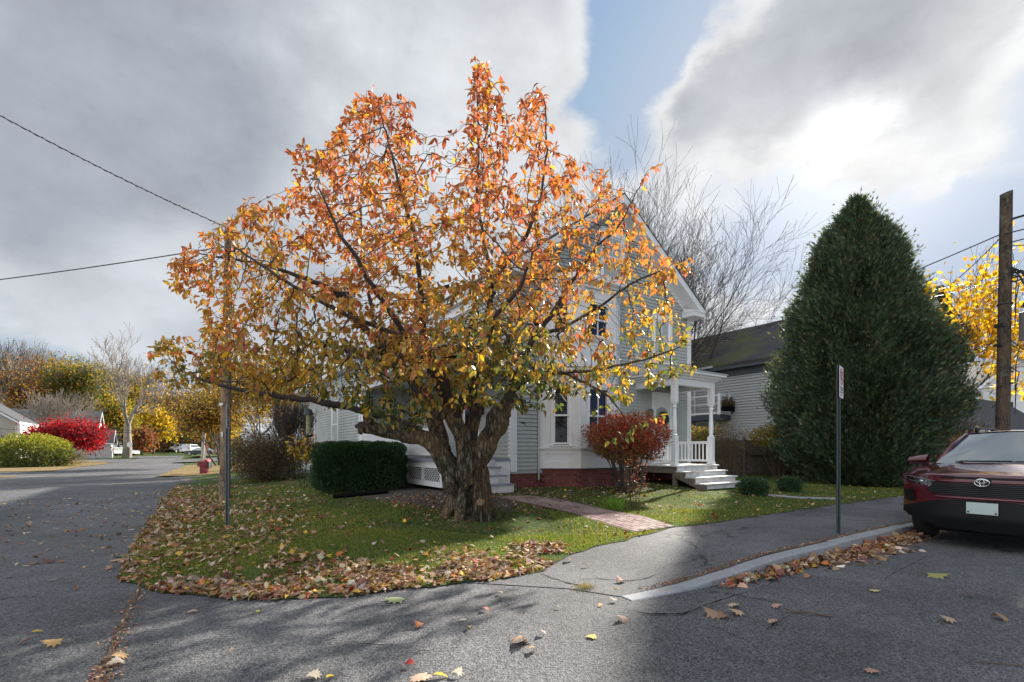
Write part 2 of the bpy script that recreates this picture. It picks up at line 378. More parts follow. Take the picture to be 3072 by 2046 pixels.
    thick = N.new('ShaderNodeMapRange'); thick.interpolation_type = 'SMOOTHSTEP'; L.new(cov, thick.inputs[0])
    thick.inputs[1].default_value = .1; thick.inputs[2].default_value = 1.0
    sunprox = vmath('DOT_PRODUCT', d, tuple(Vector(((2570-CX)/F, 1, (HY-410)/F)).normalized()))
    g1 = math_('EXPONENT', math_('MULTIPLY', math_('SUBTRACT', sunprox, 1.0), 60.0))
    g2 = math_('EXPONENT', math_('MULTIPLY', math_('SUBTRACT', sunprox, 1.0), 7.0))
    g3 = math_('EXPONENT', math_('MULTIPLY', math_('SUBTRACT', sunprox, 1.0), 600.0))
    thin = mixc(nt, g2, (2.6,2.75,2.95), (3.5,3.5,3.5))                    # thin, lit rims
    core = mixc(nt, math_('MULTIPLY', g2, .8), (1.55,1.68,1.94), (2.05,2.12,2.28))
    shade = total(d, [(150,500,13,.45),(700,420,12,.42),(350,120,11,.2),(2480,150,6,.85),(1250,120,9,-.55),(1650,380,9,-.6),(1450,620,8,-.5),(1000,650,9,-.5),(60,120,10,-.2),(300,1000,7,-.6),(1150,420,8,-.5),(500,760,7,-.5),(250,800,6,-.2),(850,80,6,-.3),(2250,300,5,-.5),(2500,430,5,-.7),(2150,940,6,-1.0),(1500,900,10,-.5),(2560,640,4,-.4)], thick.outputs[0])
    shade = math_('MULTIPLY_ADD', n2.outputs[0], 1.5, math_('ADD', shade, -.85))
    shade = math_('MULTIPLY_ADD', n1.outputs[0], 1.7, math_('ADD', shade, -.85))
    sh = N.new('ShaderNodeMapRange'); sh.interpolation_type = 'SMOOTHSTEP'; L.new(shade, sh.inputs[0]); sh.inputs[1].default_value = .0; sh.inputs[2].default_value = 1.15
    cl = mixc(nt, sh.outputs[0], thin, core)
    cl = mixc(nt, 1.0, cl, ramp(nt, n3.outputs[0], [(.3, .86), (.7, 1.14)]), 'MULTIPLY')
    glow = mixc(nt, 1.0, mixc(nt, g1, (0,0,0), (.55,.54,.5)), mixc(nt, g3, (0,0,0), (6,5.9,5.6)), 'ADD')
    glow = mixc(nt, 1.0, glow, ramp(nt, n1.outputs[0], [(.38, .05), (.64, 1.4)]), 'MULTIPLY')
    cl = mixc(nt, 1.0, cl, glow, 'ADD')
    cl = mixc(nt, 1.0, cl, mixc(nt, back, (1,1,1), (2.9,2.85,2.75)), 'MULTIPLY')
    # clear sky: deep blue overhead gap, paler towards the sun and the horizon
    cap = N.new('ShaderNodeVectorMath'); cap.operation = 'MINIMUM'; L.new(sky.outputs[0], cap.inputs[0]); cap.inputs[1].default_value = (3.6,3.8,4.2)
    clear = mixc(nt, math_('MINIMUM', math_('MULTIPLY', g2, .9), 1.0), (.58,1.05,1.8), (1.55,1.95,2.6))
    skyc = mixc(nt, .25, clear, cap.outputs[0])
    skyc = mixc(nt, 1.0, skyc, mixc(nt, g1, (0,0,0), (1.9,1.75,1.5)), 'ADD')
    out = mixc(nt, al.outputs[0], skyc, cl)
    L.new(out, bg.inputs[0]); bg.inputs[1].default_value = .1
    w.cycles.sampling_method = 'MANUAL'; w.cycles.sample_map_resolution = 512
world()
# ---------------------------------------------------------------- ground sheets
def sheet(name, poly, step, zf, mt, box=None, label=None, inner=None):
    poly = [tuple(map(float, p)) for p in poly]
    pts = []
    n = len(poly)
    for i in range(n):
        a = np.array(poly[i]); b = np.array(poly[(i+1) % n]); L_ = np.hypot(*(b-a))
        k = max(1, int(L_/max(step, L_/60)))
        for j in range(k): pts.append(tuple(a+(b-a)*j/k))
    nb = len(pts); edges = [(i, (i+1) % nb) for i in range(nb)]
    P = np.array(poly); x0, y0 = P.min(0); x1, y1 = P.max(0)
    if box: x0, x1, y0, y1 = max(x0, box[0]), min(x1, box[1]), max(y0, box[2]), min(y1, box[3])
    gx, gy = np.meshgrid(np.arange(x0+step/2, x1, step), np.arange(y0+step/2, y1, step)); gx = gx.ravel(); gy = gy.ravel()
    ok = inpoly(gx, gy, poly)
    pts += list(zip(gx[ok].tolist(), gy[ok].tolist()))
    if inner is not None:
        st, bx = inner
        gx, gy = np.meshgrid(np.arange(bx[0], bx[1], st), np.arange(bx[2], bx[3], st)); gx = gx.ravel()+.013; gy = gy.ravel()+.017
        ok = inpoly(gx, gy, poly); pts += list(zip(gx[ok].tolist(), gy[ok].tolist()))
    v, e, f, *_ = geometry.delaunay_2d_cdt([Vector(p) for p in pts], edges, [], 1, 1e-5)
    X = np.array([q.x for q in v]); Y = np.array([q.y for q in v]); Z = zf(X, Y)
    me = bpy.data.meshes.new(name); me.from_pydata(list(zip(X.tolist(), Y.tolist(), np.asarray(Z).tolist())), [], [tuple(t) for t in f])
    me.materials.append(mt); me.polygons.foreach_set('use_smooth', [True]*len(f)); me.update()
    # make sure it faces up
    if len(me.polygons) and me.polygons[0].normal.z < 0: me.flip_normals()
    o = bpy.data.objects.new(name, me); link(o); return tag(o, label, None, None, 'structure')
sheet('ground', [(-900,-40),(900,-40),(900,1400),(-900,1400)], 60, lambda x, y: base(y)-.05, M['far'], label='leaf strewn ground reaching the horizon', inner=(6, (-120,120,-12,180)))
sheet('road', [(-70,-9),(62,-9),(62,60),(-8,126),(-62,128),(-75,60)], 4, lambda x, y: base(y)+0*x, M['asphalt'], label='grey asphalt road and side street')
KERB = np.array([(1.05,4.24),(1.4,4.42),(1.7,4.58),(2.25,4.90),(2.81,5.27),(3.7,5.87),(4.9,6.69)])
KERB = np.vstack([KERB, [KERB[-1]+D2*t for t in (3,9,20,45)]])
def kerb_off(w):                                   # polyline moved inland by w
    T = np.gradient(KERB, axis=0); T = T/np.linalg.norm(T, axis=1)[:, None]
    return KERB+w*np.stack([-T[:, 1], T[:, 0]], 1)
lawn_edge = [tuple(p) for p in EDGE]
KI = kerb_off(.15)
walk_poly = [tuple(p) for p in KI] + [(70,52.8)][:0] + [tuple(p) for p in EDGE[::-1] if p[0] >= -.5 and p[0] < 32]
sheet('sidewalk', [(0.55,4.62)]+walk_poly, .5, lambda x, y: zs(x, y)+base(y)+.006, M['walk'], box=(-1,16,3,18), label='asphalt footpath behind the kerb')
LAWN_POLY = lawn_edge+[(75,130),(-60,130)]
def lawn_bumps(x, y): return .015*np.sin(x*1.9+y)*np.sin(y*2.3-x*.7)*np.clip(edge_dist(x, y)/1.2, 0, 1)
sheet('lawn', LAWN_POLY, 3.0, lambda x, y: lz(x, y)+lawn_bumps(x, y), M['lawn'], label='lawn round the corner house', inner=(.35, (-14,16,4,17)))
# driveway beside the shrubs and the verge behind it
dr = [(-13.1,18.9),(-10.6,18.9),(-7.5,21.2),(-4,23),(-5,27),(-9,25.4),(-13.5,23.6),(-16.2,23.9)]
sheet('driveway', dr, 1.0, lambda x, y: lz(x, y)+.01, M['asphalt'], label='asphalt driveway beside the brown shrub')
# far side of the street: leaf covered verge with shrubs, and the strip under the tall tree
def bp(x, y): X, Y, z = gpix(x, y, False); return (X, Y)
vp = [bp(-260,1424), bp(0,1416), bp(153,1415), bp(249,1400), bp(325,1392), bp(318,1386), bp(200,1382.5), bp(-100,1382)]
sheet('verge', vp, 2.0, lambda x, y: base(y)+.03, M['far'], label='leaf covered verge under the red maple')
vp2 = [bp(-300,1379), bp(240,1379), bp(410,1377.5), bp(417,1374), bp(330,1371), (-60,112), (-120,112), (-140,70)]
sheet('far_lawn', vp2, 4.0, lambda x, y: base(y)+.03, M['lawn'], label='grass strip under the tall bare tree')
sheet('leaf_strip', [bp(-200,1438), bp(61,1431), bp(40,1428), bp(-200,1432)], 1.5, lambda x, y: base(y)+.02, M['far'], label='narrow strip of yellow leaves in the side street')
sheet('side_road', [bp(520,1390), bp(780,1391), bp(780,1380), bp(540,1380)], 3.0, lambda x, y: lz(x, y)+.05, M['asphalt'], label='pale side street beyond the mail box')
sheet('mailbox_verge', [bp(470,1433), bp(620,1427), bp(700,1427), bp(760,1412), bp(700,1398), bp(560,1397)], 1.0, lambda x, y: np.maximum(lz(x, y), base(y))+.035, M['far'], label='leaf covered verge round the maroon mail box')
vp3 = [bp(565,1377), bp(662,1378.5), bp(760,1377), bp(760,1368), bp(600,1368.5)]
sheet('far_grass', vp3, 3.0, lambda x, y: lz(x, y)*0+base(y)+.39, M['lawn'], label='bright grass beside the dark sedan')
# kerb stones
kb = MB(); top = []; 
KO = KERB; KN = kerb_off(.155)
def kz(p): return float(zs(p[0], p[1])+base(p[1]))+.012
cum = np.concatenate([[0], np.cumsum(np.hypot(*(KO[1:]-KO[:-1]).T))])
cuts = [0, 1.38, 3.75, 6.2, 8.6, 11, 13.5, 16, 20, 25, 32, 40, 50]
def kat(P, s): return np.array([np.interp(s, cum, P[:, 0]), np.interp(s, cum, P[:, 1])])
for a, b in zip(cuts[:-1], cuts[1:]):
    ss = np.linspace(a+.010, b-.010, 7); dz = random.uniform(-.010, .010)
    vs = []
    for s in ss:
        o, i = kat(KO, s), kat(KN, s); z = kz(i)+dz
        vs += [(*o, -.1), (o[0], o[1], z-.012), (*(o+(i-o)*.1), z), (i[0], i[1], z), (i[0], i[1], -.1)]
    fs = [(k*5+j, (k+1)*5+j, (k+1)*5+j+1, k*5+j+1) for k in range(6) for j in range(4)]+[(0,1,2,3,4), tuple(30+j for j in (4,3,2,1,0))]
    kb.add(vs, fs)
tag(kb.build('kerb', M['granite'], bevel=.006), 'granite kerb stones along the right-hand street', None, None, 'structure')
# sandy soil between kerb stone and pavement is a thin irregular strip
sp = []
for s in np.linspace(.6, 9, 40): p = kat(KN, s)+np.array([-.5576,.83])*(.05+.07*random.random()); sp.append(tuple(p))
sp2 = [tuple(kat(KN, s)) for s in np.linspace(9, .6, 40)]
sheet('kerb_soil', sp2+sp, .3, lambda x, y: zs(x, y)+base(y)+.011, M['soil'], label='strip of dirt behind the kerb')
# dirt filled joint where the two pavings meet on the left
jt = [bp(420,1762), bp(360,1885), bp(325,1985), bp(290,2046), bp(250,2120)]
jl, jr = [], []
for i in range(40):
    t = i/39*4; k = min(int(t), 3); p = np.array(jt[k])+(np.array(jt[k+1])-np.array(jt[k]))*(t-k)
    w = .018+.030*random.random()*(1 if i > 8 else .4); p = p+np.array([random.uniform(-.012,.012), 0])
    jl.append((p[0]-w, p[1])); jr.append((p[0]+w*.8, p[1]))
sheet('joint_dirt', jl+jr[::-1], .2, lambda x, y: 0*x+.005, M['soil'], label='brown dirt line in the joint of the asphalt')
X = np.array([p[0] for p in jl+jr]); Y = np.array([p[1] for p in jl+jr])
JX = np.repeat(X, 9)+rng.normal(.02,.025,len(X)*9); JY = np.repeat(Y, 9)+rng.normal(0,.05,len(X)*9)
def crack(pix, w, lawn=False):
    m = MB(); pts = []
    P = [gpix(x, y, False)[:2] for x, y in pix]
    for a, b in zip(P[:-1], P[1:]):
        k = max(2, int(math.dist(a, b)/.05))
        for j in range(k): pts.append((a[0]+(b[0]-a[0])*j/k+random.uniform(-.009,.009), a[1]+(b[1]-a[1])*j/k+random.uniform(-.009,.009)))
    vs = []
    for i, p in enumerate(pts):
        ww = w*random.uniform(.4, 1.2)*min(1, i/4+.2, (len(pts)-1-i)/4+.2)
        z = float(zs(p[0], p[1]))+.0115
        vs += [(p[0], p[1]-ww, z), (p[0], p[1]+ww, z)]
    m.add(vs, [(2*i, 2*i+2, 2*i+3, 2*i+1) for i in range(len(pts)-1)]); return m
cm = MB()
for pix, w in (([(1622,1722),(1660,1738),(1700,1750),(1736,1758),(1800,1762)], .013), ([(1736,1742),(1790,1738),(1870,1748),(1930,1745),(1995,1728)], .006),
        ([(1870,1833),(1950,1845),(2050,1846),(2105,1825),(2200,1800),(2260,1790)], .010), ([(2200,1890),(2130,1888),(2072,1880)], .005), ([(2290,1785),(2330,1765),(2365,1740),(2440,1722)], .007),
        ([(2400,1712),(2480,1725),(2600,1738),(2690,1745)], .006), ([(2500,1695),(2600,1670),(2700,1655),(2740,1640)], .007), ([(2640,1785),(2720,1740),(2790,1700)], .004),
        ([(1200,1985),(1260,1958),(1330,1950),(1420,1945)], .006), ([(1000,1925),(1150,1940),(1270,1935)], .004), ([(2020,1716),(2100,1700),(2180,1692)], .004), ([(2290,1900),(2340,1870),(2390,1850)], .005)):
    c = crack(pix, w); cm.add(c.v, c.f)
tag(cm.build('road_crack', M['void']), 'thin dark cracks in the asphalt', None, None, 'structure')
# brick path
brick = None
def brickmat():
    m, nt, N, L, P = newmat('brick_masonry')
    tc = N.new('ShaderNodeTexCoord'); s = N.new('ShaderNodeSeparateXYZ'); L.new(tc.outputs['Object'], s.inputs[0])
    a = N.new('ShaderNodeMath'); L.new(s.outputs[0], a.inputs[0]); L.new(s.outputs[1], a.inputs[1])
    cx = N.new('ShaderNodeCombineXYZ'); L.new(a.outputs[0], cx.inputs[0]); L.new(s.outputs[2], cx.inputs[1])
    b = N.new('ShaderNodeTexBrick'); L.new(cx.outputs[0], b.inputs['Vector']); b.inputs['Scale'].default_value = 1
    b.inputs['Brick Width'].default_value = .21; b.inputs['Row Height'].default_value = .072; b.inputs['Mortar Size'].default_value = .005; b.inputs['Mortar Smooth'].default_value = .2
    b.inputs['Color1'].default_value = (.19,.055,.045,1); b.inputs['Color2'].default_value = (.12,.035,.035,1); b.inputs['Mortar'].default_value = (.17,.085,.075,1)
    n = tex(nt, 'noise', 3, 6, .6); n2 = tex(nt, 'noise', 25, 4)
    c = mixc(nt, ramp(nt, n.outputs[0], [(.55, 0), (.72, .6)]), b.outputs[0], (.30,.17,.14))
    c = mixc(nt, 1.0, c, ramp(nt, n2.outputs[0], [(.3, .7), (.7, 1.25)]), 'MULTIPLY')
    L.new(c, P.inputs['Base Color']); P.inputs['Roughness'].default_value = .9
    bump(nt, b.outputs['Fac'], -.6, .01, P); return m
M['brick'] = brickmat()
M['paver'] = mat('path_brick', (.27,.18,.165), .9, .3, 2.5, .4, 60, dirt=(.36,.31,.28), dscale=2.5)  # dusty brick; base and pale patches also lightened to stand in for sunlight
up = [(1577,1488),(1688,1501),(1822,1532),(1933,1552),(2021,1581)]; lo = [(1475,1490),(1568,1507),(1711,1538),(1799,1565),(1910,1598)]
U = np.array([gpix(*p)[:2] for p in up]); Lw = np.array([gpix(*p)[:2] for p in lo])
def poly_at(P, t): k = np.linspace(0, 1, len(P)); return np.array([np.interp(t, k, P[:, 0]), np.interp(t, k, P[:, 1])])
tl = float(np.sum(np.hypot(*(U[1:]-U[:-1]).T))); nr = int(tl/.215)
pb = MB()
for i in range(nr*1):
    for j in range(9):
        off = .5 if j % 2 else 0
        t0, t1 = (i+off)/nr, (i+off+.95)/nr
        if t1 > 1.0: continue
        q = []
        for t, w in ((t0, j/9+.006), (t1, j/9+.006), (t1, (j+1)/9-.008), (t0, (j+1)/9-.008)):
            p = poly_at(Lw, t)*(1-w)+poly_at(U, t)*w; q.append(p)
        zz = [lz(p[0], p[1])+.016+random.uniform(-.004, .005) for p in q]
        pb.hexa([(p[0], p[1], z-.05) for p, z in zip(q, zz)]+[(p[0], p[1], z) for p, z in zip(q, zz)])
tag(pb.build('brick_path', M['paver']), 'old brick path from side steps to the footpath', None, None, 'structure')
bed = [tuple(poly_at(Lw, t)+(poly_at(Lw,t)-poly_at(U,t))*.06) for t in np.linspace(0,1,12)]+[tuple(poly_at(U, t)+(poly_at(U,t)-poly_at(Lw,t))*.06) for t in np.linspace(1,0,12)]
sheet('path_bed', bed, .3, lambda x, y: lz(x, y)+lawn_bumps(x, y)*0+.012, M['soil'], label='sandy bed between the path bricks')
PATH_POLY = bed
mb_ = [gpix(1120,1500)[:2], gpix(1240,1512)[:2], gpix(1330,1530)[:2], gpix(1400,1565)[:2], gpix(1500,1556)[:2], gpix(1560,1512)[:2], gpix(1480,1490)[:2], (O2[0]-.4*D2[0]-1.0*N2[0]*-1*0, O2[1]-1.0), tuple(O2+D2*-1.7+N2*-.1), tuple(O2+D2*-2.0+N2*3.2), gpix(1080,1488)[:2]]
sheet('mulch_bed', mb_, .3, lambda x, y: lz(x, y)+lawn_bumps(x, y)+.006, mat('dark_mulch', (.06,.05,.042), .95, .45, 9, .8, 30, dirt=(.12,.095,.07), dscale=12), label='bare leafy soil round the old tree and along the side porch')
# ---------------------------------------------------------------- grass
def field(n, box, poly=LAWN_POLY):
    x = rng.uniform(box[0], box[1], n); y = rng.uniform(box[2], box[3], n)
    ok = inpoly(x, y, poly) & ~inpoly(x, y, PATH_POLY); return x[ok], y[ok]
def house_local(x, y):
    dx, dy = x-O2[0], y-O2[1]; return dx*D2[0]+dy*D2[1], dx*N2[0]+dy*N2[1]
def not_house(x, y):
    s, b = house_local(x, y)
    inside = ((s > -2.0) & (b > -.05)) | ((s > .8) & (s < 4) & (b > -.75)) | ((s > 4.4) & (s < 6.6) & (b > -2.5)) | ((s > -2) & (s < 0) & (b > -1.2))
    bed_ = (s > -2.6) & (s < 0) & (b > -.9)
    trunk = (np.hypot(x+.6, y-8.3) < .5) | (inpoly(x, y, mb_) & (rng.random(len(x)) < .93))
    return ~(inside | bed_ | trunk)
def patch(x, y):                                   # bare, worn places
    return np.sin(x*1.3+2*np.sin(y*.9))*np.sin(y*1.7+x*.4)
gx, gy = [], []
for n, bx in ((150000, (-5.5,3.5,4.2,7)), (140000, (-9,6,6,9.5)), (110000, (-12,12,9,15)), (30000, (-16,16,14,24))):
    a, b = field(n, bx); gx.append(a); gy.append(b)
gx = np.concatenate(gx); gy = np.concatenate(gy)
s_, b_ = house_local(gx, gy)
worn = ((b_ > -2.2) & (s_ > -3) & (s_ < 4.4)) | (np.hypot(gx+.6, gy-8.3) < 1.3) | ((np.hypot(gx+2.2, gy-10.6) < 1.9))
keep = not_house(gx, gy) & (rng.random(len(gx)) < np.where(patch(gx, gy) > .55, .5, 1)) & (rng.random(len(gx)) < np.where(worn, .22, 1)) & (edge_dist(gx, gy) > .05*rng.random(len(gx)))
gx, gy = gx[keep], gy[keep]; n = len(gx)
L_ = rng.uniform(.022, .05, n)*(1+.35*np.sin(gx*3)*np.sin(gy*4)); W_ = np.clip(.0038+.0006*(gy-4), .0035, .012)
dirs = np.stack([rng.normal(0,.55,n), rng.normal(0,.55,n), np.ones(n)], 1)
cols = pick([(.075,.15,.025),(.12,.205,.03),(.19,.24,.04),(.28,.26,.07),(.35,.29,.14)], n, [3.4,5,4.5,2.2,1.5], .2)
yel = (patch(gx+3, gy*1.1) > .2)[:, None]; cols = np.where(yel & (rng.random(n) < .5)[:, None], cols*np.array([1.5,1.15,1.0]), cols)
pos = np.stack([gx, gy, lz(gx, gy)+lawn_bumps(gx, gy)-.004], 1)
tag(instances('grass', T_BLADE, pos, dirs, rdir(n), L_, W_, cols, M['blade']), 'mown grass blades of the corner lawn', 'grass', None, 'stuff')
# ---------------------------------------------------------------- fallen leaves
LIT = [(.33,.20,.12),(.42,.28,.18),(.26,.12,.07),(.50,.37,.26),(.45,.20,.05),(.55,.36,.06),(.32,.05,.03),(.20,.10,.07),(.55,.46,.37)]
LW = [5,5,4,4,2,1.6,.8,3,2]
def litter(name, x, y, z, size, label, pal=LIT, w=LW, flat=.35):
    n = len(x); half = rng.random(n) < .45
    nor = np.stack([rng.normal(0,flat,n), rng.normal(0,flat,n), np.ones(n)], 1); dirs = rdir(n); dirs[:, 2] *= .25
    pos = np.stack([x, y, z], 1); col = pick(pal, n, w, .2)
    sz = rng.uniform(size[0], size[1], n); cu = rng.normal(1.5, 1.6, n)
    A, Ta = T_MAPLE; B, Tb = T_LEAF
    o1 = instances(name, T_MAPLE, pos[half], dirs[half], nor[half], sz[half], sz[half]*.95, col[half], M['litter'], None, cu[half])
    o2 = instances('tmp', T_LEAF, pos[~half], dirs[~half], nor[~half], sz[~half]*.85, sz[~half]*.62, col[~half], M['litter'], None, cu[~half])
    # join the two leaf shapes into one ground-cover object
    v1 = np.empty(len(o1.data.vertices)*3, np.float32); o1.data.vertices.foreach_get('co', v1)
    v2 = np.empty(len(o2.data.vertices)*3, np.float32); o2.data.vertices.foreach_get('co', v2)
    t1 = np.empty(len(o1.data.loops), np.int32); o1.data.loops.foreach_get('vertex_index', t1)
    t2 = np.empty(len(o2.data.loops), np.int32); o2.data.loops.foreach_get('vertex_index', t2)
    cc = np.concatenate([np.repeat(col[half], len(A), 0), np.repeat(col[~half], len(B), 0)])
    V = np.concatenate([v1.reshape(-1,3), v2.reshape(-1,3)]); T = np.concatenate([t1.reshape(-1,3), t2.reshape(-1,3)+len(v1)//3])
    for o in (o1, o2): me = o.data; bpy.data.objects.remove(o); bpy.data.meshes.remove(me)
    return tag(mesh_np(name, V, T, M['litter'], cc), label, 'leaf litter', None, 'stuff')
X, Y = [], []
for n, bx, kind in ((78000, (-12.6,-2.0,4.2,18), 0), (34000, (-3.4,.7,4.2,6.6), 1), (2600, (-11,11,4.3,13), 2), (1500, (0,14,6.5,15.5), 3)):
    a, b = field(n, bx); d = edge_dist(a, b); r = rng.random(len(a)); nz = patch(a*1.6+1, b*1.4)
    if kind == 0: k = r < np.maximum(np.exp(-(d/(.80+.3*nz))**2)*.9, .62*np.exp(-(d/(1.9+.9*nz))**2))*(.75+.25*nz)*np.clip((16-b)/9+.35, .3, 1)
    elif kind == 1: k = (r < .62*np.exp(-((d-.1)/(.55+.32*nz))**2)*(nz > -.5)*(.6+.4*np.sin(a*5+b*3)))
    elif kind == 2: k = r < .55
    else: k = r < .35+.5*np.exp(-d*2)
    k &= not_house(a, b); X.append(a[k]); Y.append(b[k])
X = np.concatenate(X); Y = np.concatenate(Y)
print('litter', len(X))
litter('leaf_litter', X, Y, lz(X, Y)+lawn_bumps(X, Y)+rng.uniform(.010, .032, len(X)), (.035, .095), 'dense fallen leaves along the lawn edge')
# under the house front and side porch the bed is covered with small brown leaves
sb = rng.uniform(-3.4, 4.4, 2200); bb = rng.uniform(-2.1, -.05, 2200); sb[:900] = rng.uniform(-3.6, .2, 900); bb[:900] = rng.uniform(-3.2, -.2, 900)
X = O2[0]+sb*D2[0]+bb*N2[0]; Y = O2[1]+sb*D2[1]+bb*N2[1]
litter('bed_litter', X, Y, lz(X, Y)+rng.uniform(.0, .02, 2200), (.03, .07), 'small brown leaves in the bed along the house', w=[5,3,4,2,.3,.3,.3,4,2])
n = 1500; s = rng.beta(1.6, 1.7, n)*7.6+1.0; off = -np.abs(rng.normal(0, 1, n))*np.interp(s, [1,2.5,4,5.5,8.5], [.05,.10,.20,.13,.07])-.02
P = np.array([kat(KO, q) for q in s])+np.stack([.5576*-off, -.83*-off], 1)
litter('gutter_leaves', P[:, 0], P[:, 1], rng.uniform(.012, .055, n)*np.clip(1.3+off*4, .2, 1), (.05, .12), 'brown leaves piled in the gutter against the kerb', w=[5,5,5,4,2,.5,.5,4,1], flat=.6)
n = 500; s = rng.uniform(.3, 6, n); P = np.array([kat(KN, q) for q in s])+np.stack([-.5576*np.abs(rng.normal(0,.05,n)), .83*np.abs(rng.normal(0,.05,n))], 1)
litter('kerb_debris', P[:, 0], P[:, 1], zs(P[:, 0], P[:, 1])+.018, (.012, .03), 'small plant debris behind the kerb', w=[5,3,5,1,0.01,.01,.01,4,.1])
litter('joint_debris', JX, JY, JX*0+.010, (.008, .026), 'crumbs of leaf and soil in the joint of the asphalt', w=[5,3,6,1,.01,.01,.01,5,.3])
# small far leaves on the left-hand street
n = 420; X = rng.uniform(-13, -3.6, n*3); Y = rng.uniform(5, 16, n*3); ok = ~inpoly(X, Y, LAWN_POLY) & (edge_dist(X, Y) < 3.6) & (X/Y > -1.05); X, Y = X[ok][:n], Y[ok][:n]
litter('street_litter', X, Y, X*0+.008, (.05, .09), 'scattered small leaves on the shaded left street', w=[5,4,3,5,2,2,.3,2,4], flat=.15)
